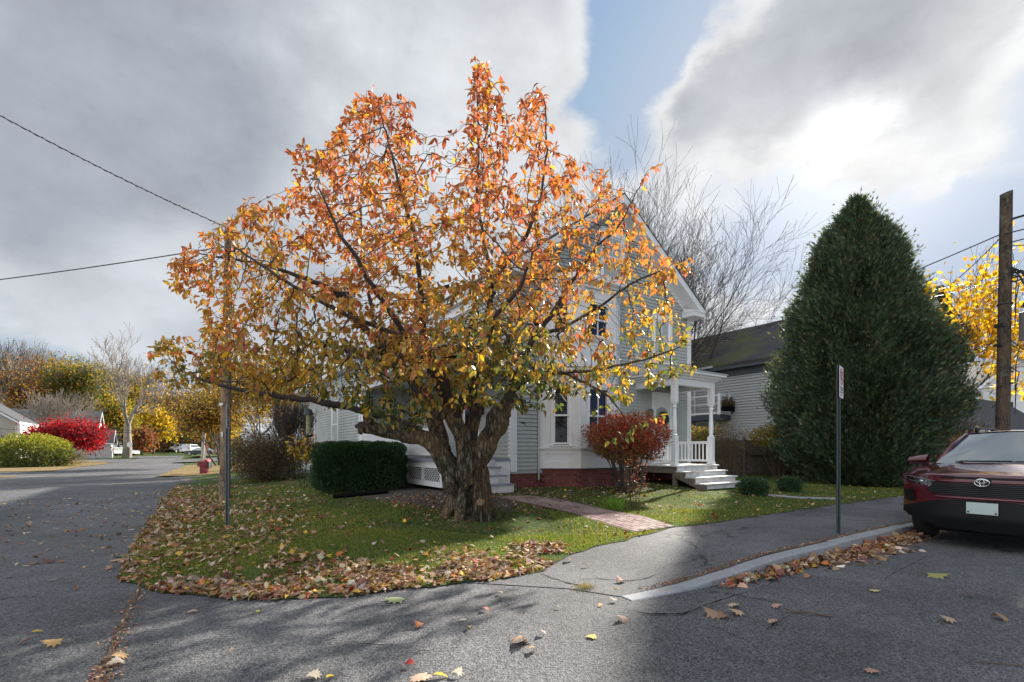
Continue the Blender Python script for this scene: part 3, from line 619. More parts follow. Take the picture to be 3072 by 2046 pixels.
# single leaves: (photo x, y, length in m, colour, curl, shape, label)
TAN, BRN, YEL, RED, CRM, GRN, ORG, PNK = (.42,.28,.17),(.22,.13,.08),(.60,.45,.06),(.38,.04,.03),(.55,.48,.36),(.27,.32,.16),(.48,.21,.05),(.48,.27,.2)
single = [
 (1187,1803,.25,GRN,.5,0,'large pale green maple leaf on the asphalt just off the lawn'),
 (385,1665,.30,(.18,.34,.22),.3,0,'large blue-green maple leaf at the tip of the lawn'),
 (368,1678,.26,TAN,.3,0,'broad tan leaf under the blue-green leaf at the lawn tip'),
 (2799,1726,.27,(.30,.28,.10),1.2,0,'large olive yellow maple leaf on the shaded right road'),
 (1268,2030,.17,(.52,.36,.25),1,0,'large tan maple leaf at the bottom edge beside a yellow one'),
 (1318,2034,.12,YEL,1.2,1,'bright yellow leaf at the bottom edge beside a tan maple leaf'),
 (1225,2006,.08,RED,2,0,'small red and white leaf above the large tan leaf at the bottom edge'),
 (935,2042,.11,CRM,1.5,0,'pale curled leaf at the bottom edge beside a yellow leaf'),
 (985,2044,.09,YEL,1.2,1,'yellow leaf at the bottom edge beside a pale curled leaf'),
 (1372,2034,.09,CRM,2.2,0,'pale folded leaf near the bottom edge right of the red leaf'),
 (1560,1922,.17,(.36,.22,.13),3.5,0,'large crumpled brown leaf in the sunlit middle of the road'),
 (1596,1951,.09,TAN,2.8,0,'curled tan leaf just below the large crumpled brown leaf'),
 (1625,1903,.08,(.34,.24,.2),2.8,0,'greyish curled leaf just above and right of the crumpled brown leaf'),
 (1258,1884,.11,(.36,.15,.06),2.2,0,'rust coloured leaf in the striped shade left of the road middle'),
 (1409,1893,.11,(.48,.35,.16),1.5,1,'golden tan leaf lying flat between the rust leaf and the crumpled brown leaf'),
 (1390,1864,.10,CRM,.6,1,'cream oval leaf on the sunlit road'),
 (1777,1918,.10,(.55,.46,.14),.6,0,'star shaped yellow maple leaf on the sunlit road'),
 (1866,1863,.12,(.40,.27,.2),3,0,'curled brown and white leaf below the end of the kerb'),
 (1676,1824,.08,CRM,1.6,1,'small pale leaf left of the yellow oval leaf near the kerb end'),
 (1800,1816,.09,(.55,.38,.12),.8,1,'yellow oval leaf by the end of the kerb'),
 (1842,1809,.09,(.48,.42,.36),2,0,'greyish white curled leaf touching the end of the kerb'),
 (1457,1832,.08,(.34,.12,.08),2,0,'small red-brown leaf in the sunlit road'),
 (1502,1784,.07,(.46,.30,.18),2,0,'small tan leaf on the asphalt below the leaf pile'),
 (1863,1752,.13,(.40,.24,.2),3,0,'cluster-like curled brown leaf on the footpath corner'),
 (1852,1771,.09,(.50,.40,.2),.8,1,'yellowish leaf below the curled brown leaf on the footpath corner'),
 (1703,1684,.12,(.40,.22,.16),3,0,'curled brown maple leaf near the lawn corner'),
 (1758,1702,.09,CRM,2.4,1,'folded cream leaf on the footpath near the lawn corner'),
 (2996,1858,.14,(.32,.2,.11),3.2,0,'curled brown leaf farthest right on the road'),
 (2848,1868,.14,(.38,.27,.2),2,0,'tan maple leaf with red stem left of the farthest right leaf'),
 (2607,2012,.10,(.40,.24,.17),.8,0,'small tan maple leaf near the bottom right of the road'),
 (2143,1852,.19,(.30,.19,.13),2.6,0,'large brown leaf in the cluster on the shaded road'),
 (2207,1844,.15,(.46,.32,.2),2,0,'pale brown leaf at the right of the cluster on the road'),
 (2198,1818,.13,(.48,.36,.26),1.8,0,'topmost pale leaf of the cluster on the road'),
 (2176,1860,.12,(.24,.14,.09),2.6,0,'dark brown leaf at the bottom of the cluster on the road'),
 (2314,1868,.11,(.42,.27,.2),2,0,'single tan leaf right of the leaf cluster'),
 (2325,1822,.11,(.42,.24,.2),2,0,'pinkish brown maple leaf above the single tan leaf'),
 (2427,1736,.10,(.36,.18,.09),2.4,0,'orange-brown leaf on the road below the gutter pile'),
 (2619,1774,.13,(.48,.42,.2),1,0,'flat yellowish leaf in the middle of the right road'),
 (2612,1762,.07,(.32,.12,.09),1,1,'small red-brown leaf touching the flat yellowish leaf'),
 (2903,1790,.08,(.30,.05,.04),2,0,'small dark red leaf on the road below the suv'),
 (170,1930,.15,(.44,.28,.12),1.6,0,'curled golden brown leaf near the lower left corner'),
 (88,1927,.10,(.26,.17,.13),1.6,1,'dark brown leaf left of the curled golden leaf'),
 (102,1902,.09,(.52,.36,.06),.8,1,'yellow leaf above the dark brown leaf at lower left'),
 (369,1970,.14,(.48,.31,.16),2,0,'tan maple leaf on the dirt line at lower left'),
 (340,2002,.11,(.45,.38,.3),2,0,'pale curled leaf below the tan maple leaf on the dirt line'),
 (581,1837,.12,(.44,.26,.2),.8,1,'pinkish tan leaf on the shaded asphalt left of the yellow one'),
 (770,1840,.09,(.55,.50,.05),.8,1,'bright yellow leaf on the shaded asphalt below the lawn'),
 (698,1957,.07,(.4,.28,.2),1.6,1,'small tan leaf on the streaked asphalt'),
 (150,1687,.17,(.17,.09,.08),2,0,'dark purple-brown leaf on the left street'),
 (238,1766,.11,(.24,.13,.09),2,1,'dark curled leaf right of and below the purple-brown leaf'),
 (328,1709,.12,(.38,.2,.12),2,0,'brown leaf beside the tip of the lawn'),
 (165,1742,.11,(.42,.38,.28),.6,1,'thin pale leaf above the dark curled leaf on the left street'),
]
def single_leaf(x, y, L, col, curl, kind, label):
    L *= .76
    X, Y, _ = gpix(x, y, False); z = float(zs(X, Y)); inl = z > .004 and inpoly(np.array([X]), np.array([Y]), [(0.55,4.62)]+walk_poly)[0]
    if inl: Y *= (CH-z)/CH; X *= (CH-z)/CH
    z = (z+.006 if inl else 0)+.006+.012*min(curl, 2)
    T = T_MAPLE if kind == 0 else T_LEAF
    a = random.uniform(0, 2*PI)
    o = instances('fallen_leaf', T, np.array([[0,0,0.]]), np.array([[math.cos(a), math.sin(a), 0]]), np.array([[random.uniform(-.2,.2), random.uniform(-.2,.2), 1]]), L, L*(.95 if kind == 0 else .55), np.array([col]), M['litter'], None, [curl], True)
    st = MB(); st.tube([(0,0,0), (-math.cos(a)*L*.25, -math.sin(a)*L*.25, .008), (-math.cos(a+.4)*L*.5, -math.sin(a+.4)*L*.5, .004)], .0015, 4)
    t = tag(o, label, 'leaf', 'single leaves lying on the asphalt'); o.location = (X-math.cos(a)*L*.4, Y, z)
    st.build('leaf_stem', M['stick'], o)
for a in single: single_leaf(*a)
X, Y, _ = gpix(2425, 1842, False); st = MB(); st.tube([(-.14,.09,.02),(-.16,.04,.03),(-.10,.01,.015),(0,-.02,.02),(.1,-.06,.012),(.15,-.09,.01)], [.006,.008,.009,.008,.01,.005], 6)
o = st.build('stick', M['stick']); o.location = (X, Y, 0); tag(o, 'short dark crooked stick on the shaded road', 'stick')
X, Y, _ = gpix(2990, 1995, False); st = MB(); st.tube([(-.12,.03,.01),(0,0,.012),(.12,-.03,.01)], .004, 5)
o = st.build('twig', M['stick']); o.location = (X, Y, 0); tag(o, 'thin straight dark twig near the lower right corner', 'twig')
def tuft(name, x, y, n, h, w, cols, label, cat, spread=.08, lawn=True, z=None):
    X, Y, Z = gpix(x, y, lawn); Z = Z if z is None else z
    p = np.stack([X+rng.normal(0,spread,n), Y+rng.normal(0,spread,n), np.full(n, Z-.01)], 1)
    d = np.stack([rng.normal(0,.45,n), rng.normal(0,.45,n), np.ones(n)], 1)
    return tag(instances(name, T_BLADE, p, d, rdir(n), rng.uniform(.5,1,n)*h, w, pick(cols, n, None, .2), M['blade']), label, cat)
tuft('weed', 1757, 1766, 260, .07, .004, [(.16,.16,.08),(.25,.22,.14)], 'dry weed growing at the end of the pavement crack', 'weed', .05, False, .01)
tuft('grass_clump', 1845, 1528, 260, .34, .010, [(.16,.30,.04),(.22,.36,.06)], 'bright green strappy clump beside the thin bare shrub', 'plant', .07)
tuft('weed', 1470, 1545, 350, .20, .012, [(.05,.12,.03),(.09,.16,.04),(.12,.09,.05)], 'low dark green weeds at the right foot of the old tree', 'weed', .16)
# ---------------------------------------------------------------- the corner house (local x along the front, y into the house)
def frame(p0, p1):
    a = Vector((*p0, 0)); u = (Vector((*p1, 0))-a); Ln = u.length; u.normalize(); w = Vector((u.y, -u.x, 0))
    def mp(uu, ww, z): q = a+u*uu+w*ww; return (q.x, q.y, z)
    return mp, Ln
def siding(mb, mp, lim, z0, z1, holes=(), expo=.1016, lip=.030, back=.002):
    z = z0
    while z < z1-.01:
        zt = min(z+expo, z1); zm = (z+zt)/2; segs = [lim(zm)]
        for h0, h1, hz0, hz1 in holes:
            if hz0 < zm < hz1:
                ns = []
                for a, b in segs:
                    if h1 <= a or h0 >= b: ns.append((a, b)); continue
                    if h0 > a: ns.append((a, h0))
                    if h1 < b: ns.append((h1, b))
                segs = ns
        for a, b in segs:
            if b-a < .02: continue
            mb.hexa([mp(a,lip,z), mp(b,lip,z), mp(b,0,z), mp(a,0,z), mp(a,back,zt), mp(b,back,zt), mp(b,0,zt), mp(a,0,zt)])
        z = zt
def window(parent, mp, u0, u1, z0, z1, casing=.11, muntins=1, glass='glass', blind=None, sill=True, name='window', both=True, head=.06):
    """outer glass opening u0..u1, z0..z1; casing boards round it"""
    c = MB(); p = .03
    c.mbox(mp, u0-casing, u0, 0, p, z0-.02, z1); c.mbox(mp, u1, u1+casing, 0, p, z0-.02, z1)
    c.mbox(mp, u0-casing-.01, u1+casing+.01, 0, p+.012, z1, z1+casing+.02); c.mbox(mp, u0-casing-.03, u1+casing+.03, 0, p+.03, z1+casing+.02, z1+casing+.02+head*.6)
    if sill: c.mbox(mp, u0-casing-.02, u1+casing+.02, 0, p+.05, z0-.06, z0-.02)
    w = c.build(name, M['trim'], parent, bevel=.003)
    s = MB(); zm = (z0+z1)/2; t = .045
    for a, b, dz in ((z0, zm+.02, -.02), (zm-.02, z1, 0)):
        s.mbox(mp, u0, u0+t, -.05+dz, .008+dz, a, b); s.mbox(mp, u1-t, u1, -.05+dz, .008+dz, a, b)
        s.mbox(mp, u0+t, u1-t, -.05+dz, .008+dz, a, a+t); s.mbox(mp, u0+t, u1-t, -.05+dz, .008+dz, b-t, b)
        for k in range(1, muntins+1):
            uu = u0+(u1-u0)*k/(muntins+1)
            if both or dz == 0: s.mbox(mp, uu-.012, uu+.012, -.045+dz, .002+dz, a+t, b-t)
    s.build('sash', M['trim'], w)
    g = MB(); g.mbox(mp, u0+.01, u1-.01, -.062, -.05, z0+.01, z1-.01); g.build('pane', M[glass], w)
    if blind:
        b_ = MB(); b_.mbox(mp, u0+t, u1-t, -.049, -.046, blind[1], blind[2]); b_.build('curtain' if blind[0] == 'curtain' else 'blind', M[blind[0]], w)
    return w
FONT = None
def text_mesh(body, size, ext=.004):
    c = bpy.data.curves.new('txt', 'FONT'); c.body = body; c.size = size; c.extrude = ext; c.align_x = 'CENTER'; c.align_y = 'CENTER'
    o = bpy.data.objects.new('txt', c); COL.objects.link(o)
    dg = bpy.context.evaluated_depsgraph_get(); me = bpy.data.meshes.new_from_object(o.evaluated_get(dg))
    vs = [tuple(v.co) for v in me.vertices]; fs = [tuple(p.vertices) for p in me.polygons]
    bpy.data.objects.remove(o); bpy.data.curves.remove(c); bpy.data.meshes.remove(me); return vs, fs
def text_on(mb, body, size, mp, u, w, z, ext=.004, sx=1):
    vs, fs = text_mesh(body, size, ext); mb.add([mp(u+a*sx, w+c, z+b) for a, b, c in vs], fs)
H = thing('corner_house', 'two-storey gabled house with grey-green clapboard and white trim behind the orange tree', 'house', (O2[0], O2[1], 0), ANG)
RZ, SL, RS = 8.66, .72, 3.58                      # ridge height, roof slope, ridge position
def rooftop(s): return RZ-SL*abs(s-RS)
W0 = .83
fr, _ = frame((0, 0), (7.2, 0)); sd_, _ = frame((0, 9.0), (0, 0))
UND = .24                                        # roof build-up under the top surface
def limf(z):
    if z < 5.75: return (.02, 7.18)
    h = (RZ-UND-z)/SL; return (max(.02, RS-h), min(7.18, RS+h))
BAY = [(.9, 0), (1.75, -.65), (3.02, -.65), (3.87, 0)]
mb = MB()
holes = [(.88, 3.9, 0, 5.95), (5.13, 6.25, 0, 3.15), (5.25, 6.3, 3.95, 5.75), (3.0, 4.15, 6.2, 7.75)]
siding(mb, fr, limf, W0, 8.4, holes)
# backing walls
mb.add([(0.0,.001,W0-.1),(7.2,.001,W0-.1),(7.2,.001,5.7),(RS,.001,RZ-UND),(0,.001,5.7)], [(0,1,2,3,4)])
siding(mb, sd_, lambda z: (0, 9.0), W0, 5.8, [(9-2.75, 9-1.5, 0, 3.25), (9-6.4, 9-5.2, 1.5, 3.3)])
mb.add([(0.001,0,W0-.1),(0.001,9,W0-.1),(0.001,9,5.8),(0.001,0,5.8)], [(0,1,2,3)])
mb.add([(7.2,0,W0-.1),(7.2,9,W0-.1),(7.2,9,5.8),(7.2,0,5.8)], [(0,3,2,1)])
mb.add([(0,9,W0-.1),(7.2,9,W0-.1),(7.2,9,5.8),(RS,9,RZ-.3),(0,9,5.8)], [(4,3,2,1,0)])
mb.build('clapboard_wall', M['siding'], H)
# wing
WX, WB, WE = -1.9, 6.3, 16.6
wl, _ = frame((WX, WE), (WX, WB)); wf, _ = frame((WX, WB), (0, WB))
mb = MB(); Lw_ = WE-WB
wh = [(WE-10.2, WE-9.05, 1.5, 3.2), (WE-14.4, WE-13.2, 1.5, 3.2)]
siding(mb, wl, lambda z: (0, Lw_), W0-.25, 4.6, wh); siding(mb, wf, lambda z: (0, 1.9), W0, 4.6)
mb.add([(WX+.001,WB,.3),(WX+.001,WE,.3),(WX+.001,WE,4.6),(WX+.001,WB,4.6)], [(0,1,2,3)]); mb.add([(WX,WB+.001,.3),(0,WB+.001,.3),(0,WB+.001,4.6),(WX,WB+.001,4.6)], [(0,1,2,3)])
mb.add([(WX,WE,.3),(4,WE,.3),(4,WE,4.6),(1.0,WE,6.4),(WX,WE,4.6)], [(4,3,2,1,0)])
mb.build('wing_wall', M['siding'], H)
mb = MB()
for a, b in (((WX-.25, 4.45), (1.05, 6.5)), ((1.05, 6.5), (4.3, 4.45))):
    mb.prism([a, b, (b[0], b[1]-.15), (a[0], a[1]-.15)], lambda u, w, z: (u, w, z), WB-.2, WE+.3)
mb.build('wing_roof', M['shingle'], H)
mb = MB(); mb.box(WX-.3, WX-.05, WB-.22, WE+.25, 4.18, 4.33); mb.box(WX-.06, WX+.0, WB-.02, WE, 4.2, 4.5); mb.build('wing_eave', M['trim'], H)
window(H, wl, WE-10.05, WE-9.2, 1.66, 3.02, muntins=0, blind=('curtain', 2.35, 2.97)); window(H, wl, WE-14.2, WE-13.35, 1.66, 3.02, muntins=0)
window(H, sd_, 9-6.2, 9-5.4, 1.75, 3.1, muntins=0)
# corner boards
def cboard(x0, x1, y0, y1, z0, z1): m = MB(); m.box(x0, x1, y0, y1, z0, z1); m.build('corner_board', M['trim'], H, bevel=.004)
cboard(-.022, .17, -.03, .10, W0-.05, 5.72); cboard(7.03, 7.222, -.03, .12, W0-.05, 5.72)
cboard(WX-.022, WX+.11, WB-.03, WB+.12, .6, 4.3); cboard(WX-.022, WX+.02, WE-.14, WE+.0, .6, 4.3)
# foundation
mb = MB(); t = .06
mb.box(.02, 1.0, .03, .3, .0, W0); mb.box(3.8, 7.18, .03, .3, .0, W0); mb.box(.02, .3, .3, 9, .0, W0); mb.box(6.9, 7.18, .3, 9, 0, W0)
bf = [(.95,.03),(1.78,-.60),(2.99,-.60),(3.82,.03)]
mb.add([(x, y, z) for z in (0, W0) for x, y in bf+[(3.82,.3),(.95,.3)]], [(i, (i+1) % 6, (i+1) % 6+6, i+6) for i in range(6)])
for k in range(11):                              # toothed brick corners of the bay
    z = .0+.072*k
    if k % 2:
        for (x, y), an in (((1.75,-.585), -.35), ((2.99,-.585), .35), ((1.0,.0), 0)): mb.obox((x, y, z+.036), (.17, .12, .06), Matrix.Rotation(an, 3, 'Z'))
mb.build('brick_foundation', M['brick'], H)
mb = MB(); mb.box(WX+.05, 0, WB+.05, WE-.05, -.1, .8); mb.build('wing_foundation', M['brick'], H)
# roof, soffit, rakes
mb = MB(); sf = MB(); rk = MB(); idm = lambda u, w, z: (u, w, z)
sides = ((-.2, RS), (RS, 7.37))
for a, b in sides:
    mb.prism([(a, rooftop(a)), (b, rooftop(b)), (b, rooftop(b)-.05), (a, rooftop(a)-.05)], idm, -.47, 9.3)
    sf.prism([(a+.03 if a < 0 else a, rooftop(a)-.052-(.02 if a<0 else 0)), (b if a < 0 else b-.03, rooftop(b)-.052-(0 if a<0 else .02)), (b if a < 0 else b-.03, rooftop(b)-.235), (a+.03 if a < 0 else a, rooftop(a)-.235)], idm, -.40, 9.25)
    for w0, w1, d0, d1 in ((-.455, -.402, .052, .27), (-.462, -.44, .052, .12), (-.025, -.001, .24, .40)):
        rk.prism([(a, rooftop(a)-d0), (b, rooftop(b)-d0), (b, rooftop(b)-d1), (a, rooftop(a)-d1)], idm, w0, w1)
mb.build('roof', M['shingle'], H); sf.build('soffit', M['white'], H); rk.build('rake_board', M['trim'], H)
for sgn, cx in ((1, 7.37), (-1, -.2)):
    r = MB(); a, b = (cx-.62, cx) if sgn > 0 else (cx, cx+.62)
    r.box(a, b, -.46, -.02, 5.66, 5.80); r.box(a-.02 if sgn > 0 else a-.02, b+.02, -.48, -.02, 5.80, 5.84)
    r.add([(a,-.46,5.84),(b,-.46,5.84),(b,-.02,5.84),(a,-.02,5.84),(a,-.10,5.95),(b,-.10,5.95)], [(0,1,5,4),(1,2,5),(0,4,3)])
    r.build('cornice_return', M['trim'], H, bevel=.004)
mb = MB(); mb.box(-.2, .0, -.02, 9.2, 5.62, 5.72); mb.box(-.24, -.12, -.1, 9.2, 5.72, 5.84); mb.box(-.05, -.001, 0, 9, 5.35, 5.62); mb.build('side_eave', M['trim'], H)
# bay window: two storeys of panelled faces
mb = MB()
for p0, p1 in zip(BAY[:-1], BAY[1:]):
    mp, Ln = frame(p0, p1)
    small = Ln < 1.2; g0, g1 = (Ln*.34, Ln*.72) if small else (Ln*.22, Ln*.78)
    for zb, gz0, gz1, zt in ((.85, 1.48, 2.99, 3.28), (3.62, 4.35, 5.25, 5.6)):
        c = .0
        mb.mbox(mp, 0, g0, -.08, 0, zb, zt); mb.mbox(mp, g1, Ln, -.08, 0, zb, zt)
        mb.mbox(mp, g0, g1, -.08, 0, zb, gz0-.05); mb.mbox(mp, g0, g1, -.08, 0, gz1, zt)
        # raised stiles that leave the panels below the window sunk
        for a, b, z0_, z1_ in ((.0, .12, zb, gz0-.12), (Ln-.12, Ln, zb, gz0-.12), (.12, Ln-.12, zb, zb+.17), (.12, Ln-.12, gz0-.25, gz0-.12)):
            mb.mbox(mp, a, b, 0, .016, z0_, z1_)
        mb.mbox(mp, -.02, Ln+.02, 0, .06, gz0-.12, gz0-.07); mb.mbox(mp, -.01, Ln+.01, 0, .035, gz0-.155, gz0-.12)
        mb.mbox(mp, 0, .09, 0, .02, gz0-.07, zt); mb.mbox(mp, Ln-.09, Ln, 0, .02, gz0-.07, zt)
mb.build('bay_wall', M['white'], H, bevel=.003)
for p0, p1 in zip(BAY[:-1], BAY[1:]):
    mp, Ln = frame(p0, p1); small = Ln < 1.2; g0, g1 = (Ln*.34, Ln*.72) if small else (Ln*.22, Ln*.78)
    window(H, mp, g0, g1, 1.48, 2.99, .07, 0 if small else 1, 'glass' if small else 'glass_blue', sill=True)
    window(H, mp, g0, g1, 4.35, 5.25, .07, 0 if small else 1, 'glass_blue', sill=True)
def offs(poly, d):                                # push the bay outline outward
    (ax, ay), (bx, by), (cx, cy), (dx, dy) = poly
    return [(ax-d*1.1, 0), (bx-d*.35, by-d), (cx+d*.35, cy-d), (dx+d*1.1, 0)]
for set_ in (((3.28,3.34,.04),(3.34,3.40,.09),(3.40,3.47,.17),(3.47,3.60,.21)), ((5.6,5.68,.05),(5.68,5.75,.12),(5.75,5.88,.26))):
    mb = MB()
    for z0_, z1_, d in set_:
        q = offs(BAY, d); mb.add([(x, y, z) for z in (z0_, z1_) for x, y in q], [(0,3,2,1),(4,5,6,7),(0,1,5,4),(1,2,6,5),(2,3,7,6),(3,0,4,7)])
    mb.build('bay_cornice', M['trim'], H, bevel=.006)
q = offs(BAY, .26); mb = MB(); mb.add([(x, y, 5.883) for x, y in q]+[(1.6,0,6.2),(3.2,0,6.2)], [(0,1,4),(1,2,5,4),(2,3,5)]); mb.build('bay_roof', M['shingle'], H)
mb = MB(); mb.tube([(.84,-.05,.55),(.84,-.05,5.6)], .028, 8); mb.build('downspout', M['metal'], H)
# windows of the front
window(H, fr, 5.42, 6.12, 4.12, 5.42, .13, 1, 'glass')
window(H, fr, 3.2, 3.95, 6.35, 7.55, .12, 1, 'glass_blue')
# front door
d = MB(); d.mbox(fr, 5.27, 5.38, 0, .04, .9, 3.02); d.mbox(fr, 6.12, 6.23, 0, .04, .9, 3.02); d.mbox(fr, 5.25, 6.25, 0, .05, 3.02, 3.15)
do = d.build('door', M['trim'], H, bevel=.004, )
d = MB(); arch = [(5.50+ .27+.27*math.cos(q), 2.52+.17*math.sin(q)) for q in np.linspace(0, PI, 12)]
gl = [(6.04,1.75)]+[(x, z) for x, z in arch]+[(5.50,1.75)]
d.mbox(fr, 5.38, 5.49, -.03, .0, .92, 3.02); d.mbox(fr, 6.05, 6.12, -.03, .0, .92, 3.02); d.mbox(fr, 5.49, 6.05, -.03, .0, .92, 1.74); d.mbox(fr, 5.49, 6.05, -.03, 0, 2.72, 3.02)
d.mbox(fr, 5.55, 5.99, 0, .012, 1.1, 1.13); d.mbox(fr, 5.55, 5.99, 0, .012, 1.55, 1.58); d.mbox(fr, 5.55, 5.58, 0, .012, 1.13, 1.55); d.mbox(fr, 5.96, 5.99, 0, .012, 1.13, 1.55)
# spandrels over the arched light
top = [(5.49,2.74)]+[(x, z) for x, z in arch[::-1]]+[(6.05,2.74)]
for i in range(1, len(top)-2):
    (x0_, z0_), (x1_, z1_) = top[i], top[i+1]; d.prism([(x0_, z0_), (x1_, z1_), (x1_, 2.72), (x0_, 2.72)], fr, -.03, 0)
d.build('door_panel', M['white'], do)
d = MB(); d.mbox(fr, 5.49, 6.05, -.05, -.035, 1.74, 2.73); d.build('pane', M['glass'], do)
d = MB(); d.tube([fr(5.45,.0,1.78), fr(5.45,.06,1.78), fr(5.52,.07,1.78)], .012, 6); d.build('handle', M['brass'], do)
m = MB(); text_on(m, '4', .15, fr, 5.325, .045, 2.16); text_on(m, '8', .15, fr, 5.325, .045, 2.01); m.build('house_number', M['black'], H)
m = MB(); text_on(m, '48', .12, fr, .35, .022, 2.03); text_on(m, '½', .10, fr, .44, .022, 1.97); m.build('house_number', M['black'], H)
m = MB(); m.mbox(fr, 5.04, 5.18, .02, .05, 2.30, 2.5); m.mbox(fr, 5.06, 5.16, .05, .16, 2.28, 2.50); m.prism([(5.03,2.50),(5.19,2.50),(5.11,2.6)], fr, .03, .18)
m.build('porch_lamp', mat('verdigris_metal', (.10,.20,.18), .5, .2), H)
m = MB(); m.mbox(fr, 4.86, 4.98, .02, .14, 1.75, 2.02); m.build('letter_box', M['white'], H, bevel=.01)
# front porch
PS0, PS1, PB, DZ = 4.48, 6.42, -1.5, .90
mb = MB(); mb.box(PS0-.03, PS1+.03, PB-.06, .0, DZ-.04, DZ)
k = PS0
mb.build('porch_deck', M['deckwhite'], H, bevel=.004)
m = MB(); m.box(PS0, PS0+.05, PB, -.02, DZ-.22, DZ-.042); m.box(PS0+.05, PS1-.05, PB, PB+.04, DZ-.2, DZ-.042); m.box(PS1-.05, PS1, PB, -.02, DZ-.22, DZ-.042)
for x, y in ((PS0+.06, PB+.06), (PS1-.12, PB+.06), (PS0+.06, -.3)): m.box(x-.05, x+.05, y-.05, y+.05, .15, DZ-.22)
m.build('porch_frame', M['weatherwood'], H)
st = MB(); rs = MB(); sr = MB(); rise = (.90-.29)/4
for k in range(3):
    z = DZ-rise*(k+1); y0 = PB-.30*k; y1 = y0-.30
    st.box(PS0+.02-.03, PS1+.03, y1-.04, y0-.003, z-.035, z)
    rs.box(PS0+.05, PS1-.02, y1+.0, y1+.02, z-rise+.0, z-.037)
rs.box(PS0+.05, PS1-.02, PB+.0-.022, PB-.002, DZ-rise, DZ-.042)
for x in (PS0+.0, PS1-.04):
    poly = [(PB, DZ-.2), (PB, DZ-.50)]
    pr = [(-PB, DZ-.08), (-PB, DZ-.34), (-PB+.95, .2), (-PB+.95, .29+rise-.04), (-PB+.62, .29+rise-.04), (-PB+.6, .29+2*rise-.04), (-PB+.3, .29+2*rise-.04), (-PB+.3, DZ-rise-.04), (-PB, DZ-rise-.04)]
    sr = MB(); sr.add([(x+t_, -u, z) for t_ in (0, .045) for u, z in pr], [tuple(range(9)), tuple(range(9, 18))[::-1]]+[(i, (i+1) % 9, (i+1) % 9+9, i+9) for i in range(9)]); sr.build('stair_stringer', M['weatherwood'], H)
st.build('step_tread', M['deckwhite'], H, bevel=.006); rs.build('step_riser', M['deckwhite'], H)
def turned_post(parent, x, y, z0, z1, name='porch_post'):
    m = MB(); a = .075
    m.box(x-a, x+a, y-a, y+a, z0, z0+.82); m.box(x-a-.015, x+a+.015, y-a-.015, y+a+.015, z0, z0+.06); m.box(x-a, x+a, y-a, y+a, z1-.50, z1)
    h = z1-.50-(z0+.82)
    pr = [(.07,0),(.075,.03),(.045,.06),(.045,.08),(.062,.12),(.066,.3*h),(.05,h-.22),(.048,h-.16),(.064,h-.13),(.064,h-.10),(.045,h-.08),(.07,h-.03),(.072,h)]
    m.lathe((x, y, z0+.82), pr, 20); return m.build(name, M['trim'], parent, bevel=.004)
turned_post(H, 4.60, -1.38, DZ, 3.16); turned_post(H, 6.30, -1.38, DZ, 3.16)
def rail(parent, p0, p1, z0, zt, name='railing', n=9, bw=.03, mtl='trim'):
    m = MB(); mp, Ln = frame(p0, p1); m.mbox(mp, 0, Ln, -.04, .04, zt-.05, zt); m.mbox(mp, 0, Ln, -.025, .025, zt-.085, zt-.05); m.mbox(mp, 0, Ln, -.025, .025, z0+.08, z0+.14)
    for k in range(n):
        u = Ln*(k+.5)/n; m.mbox(mp, u-bw/2, u+bw/2, -bw/2, bw/2, z0+.14, zt-.085)
    return m.build(name, M[mtl], parent)
rail(H, (6.30, -1.30), (6.30, -.03), DZ, DZ+.70, n=10); rail(H, (4.60, -1.30), (4.60, -.03), DZ, DZ+.70, n=10)
m = MB()                                         # porch roof
m.box(4.52, 6.38, -1.46, -1.30, 3.16, 3.36); m.box(4.52, 4.68, -1.30, -.02, 3.16, 3.36); m.box(6.22, 6.38, -1.30, -.02, 3.16, 3.36)
for z0_, z1_, d_ in ((3.36,3.42,.06),(3.42,3.48,.14),(3.48,3.55,.24)): m.box(4.52-d_, 6.38+d_, -1.46-d_, -.01, z0_, z1_)
m.build('porch_cornice', M['trim'], H, bevel=.008)
m = MB(); m.box(4.69, 6.21, -1.29, -.02, 3.30, 3.34); m.build('porch_ceiling', M['soffit_green'], H)
m = MB(); m.hexa([(4.26,-1.73,3.553),(6.64,-1.73,3.553),(6.64,-.01,3.553),(4.26,-.01,3.553),(4.26,-1.73,3.575),(6.64,-1.73,3.575),(6.64,-.01,3.80),(4.26,-.01,3.80)]); m.build('porch_roof', mat('porch_roof_metal', (.55,.56,.58), .3, .05, spec=.6), H)
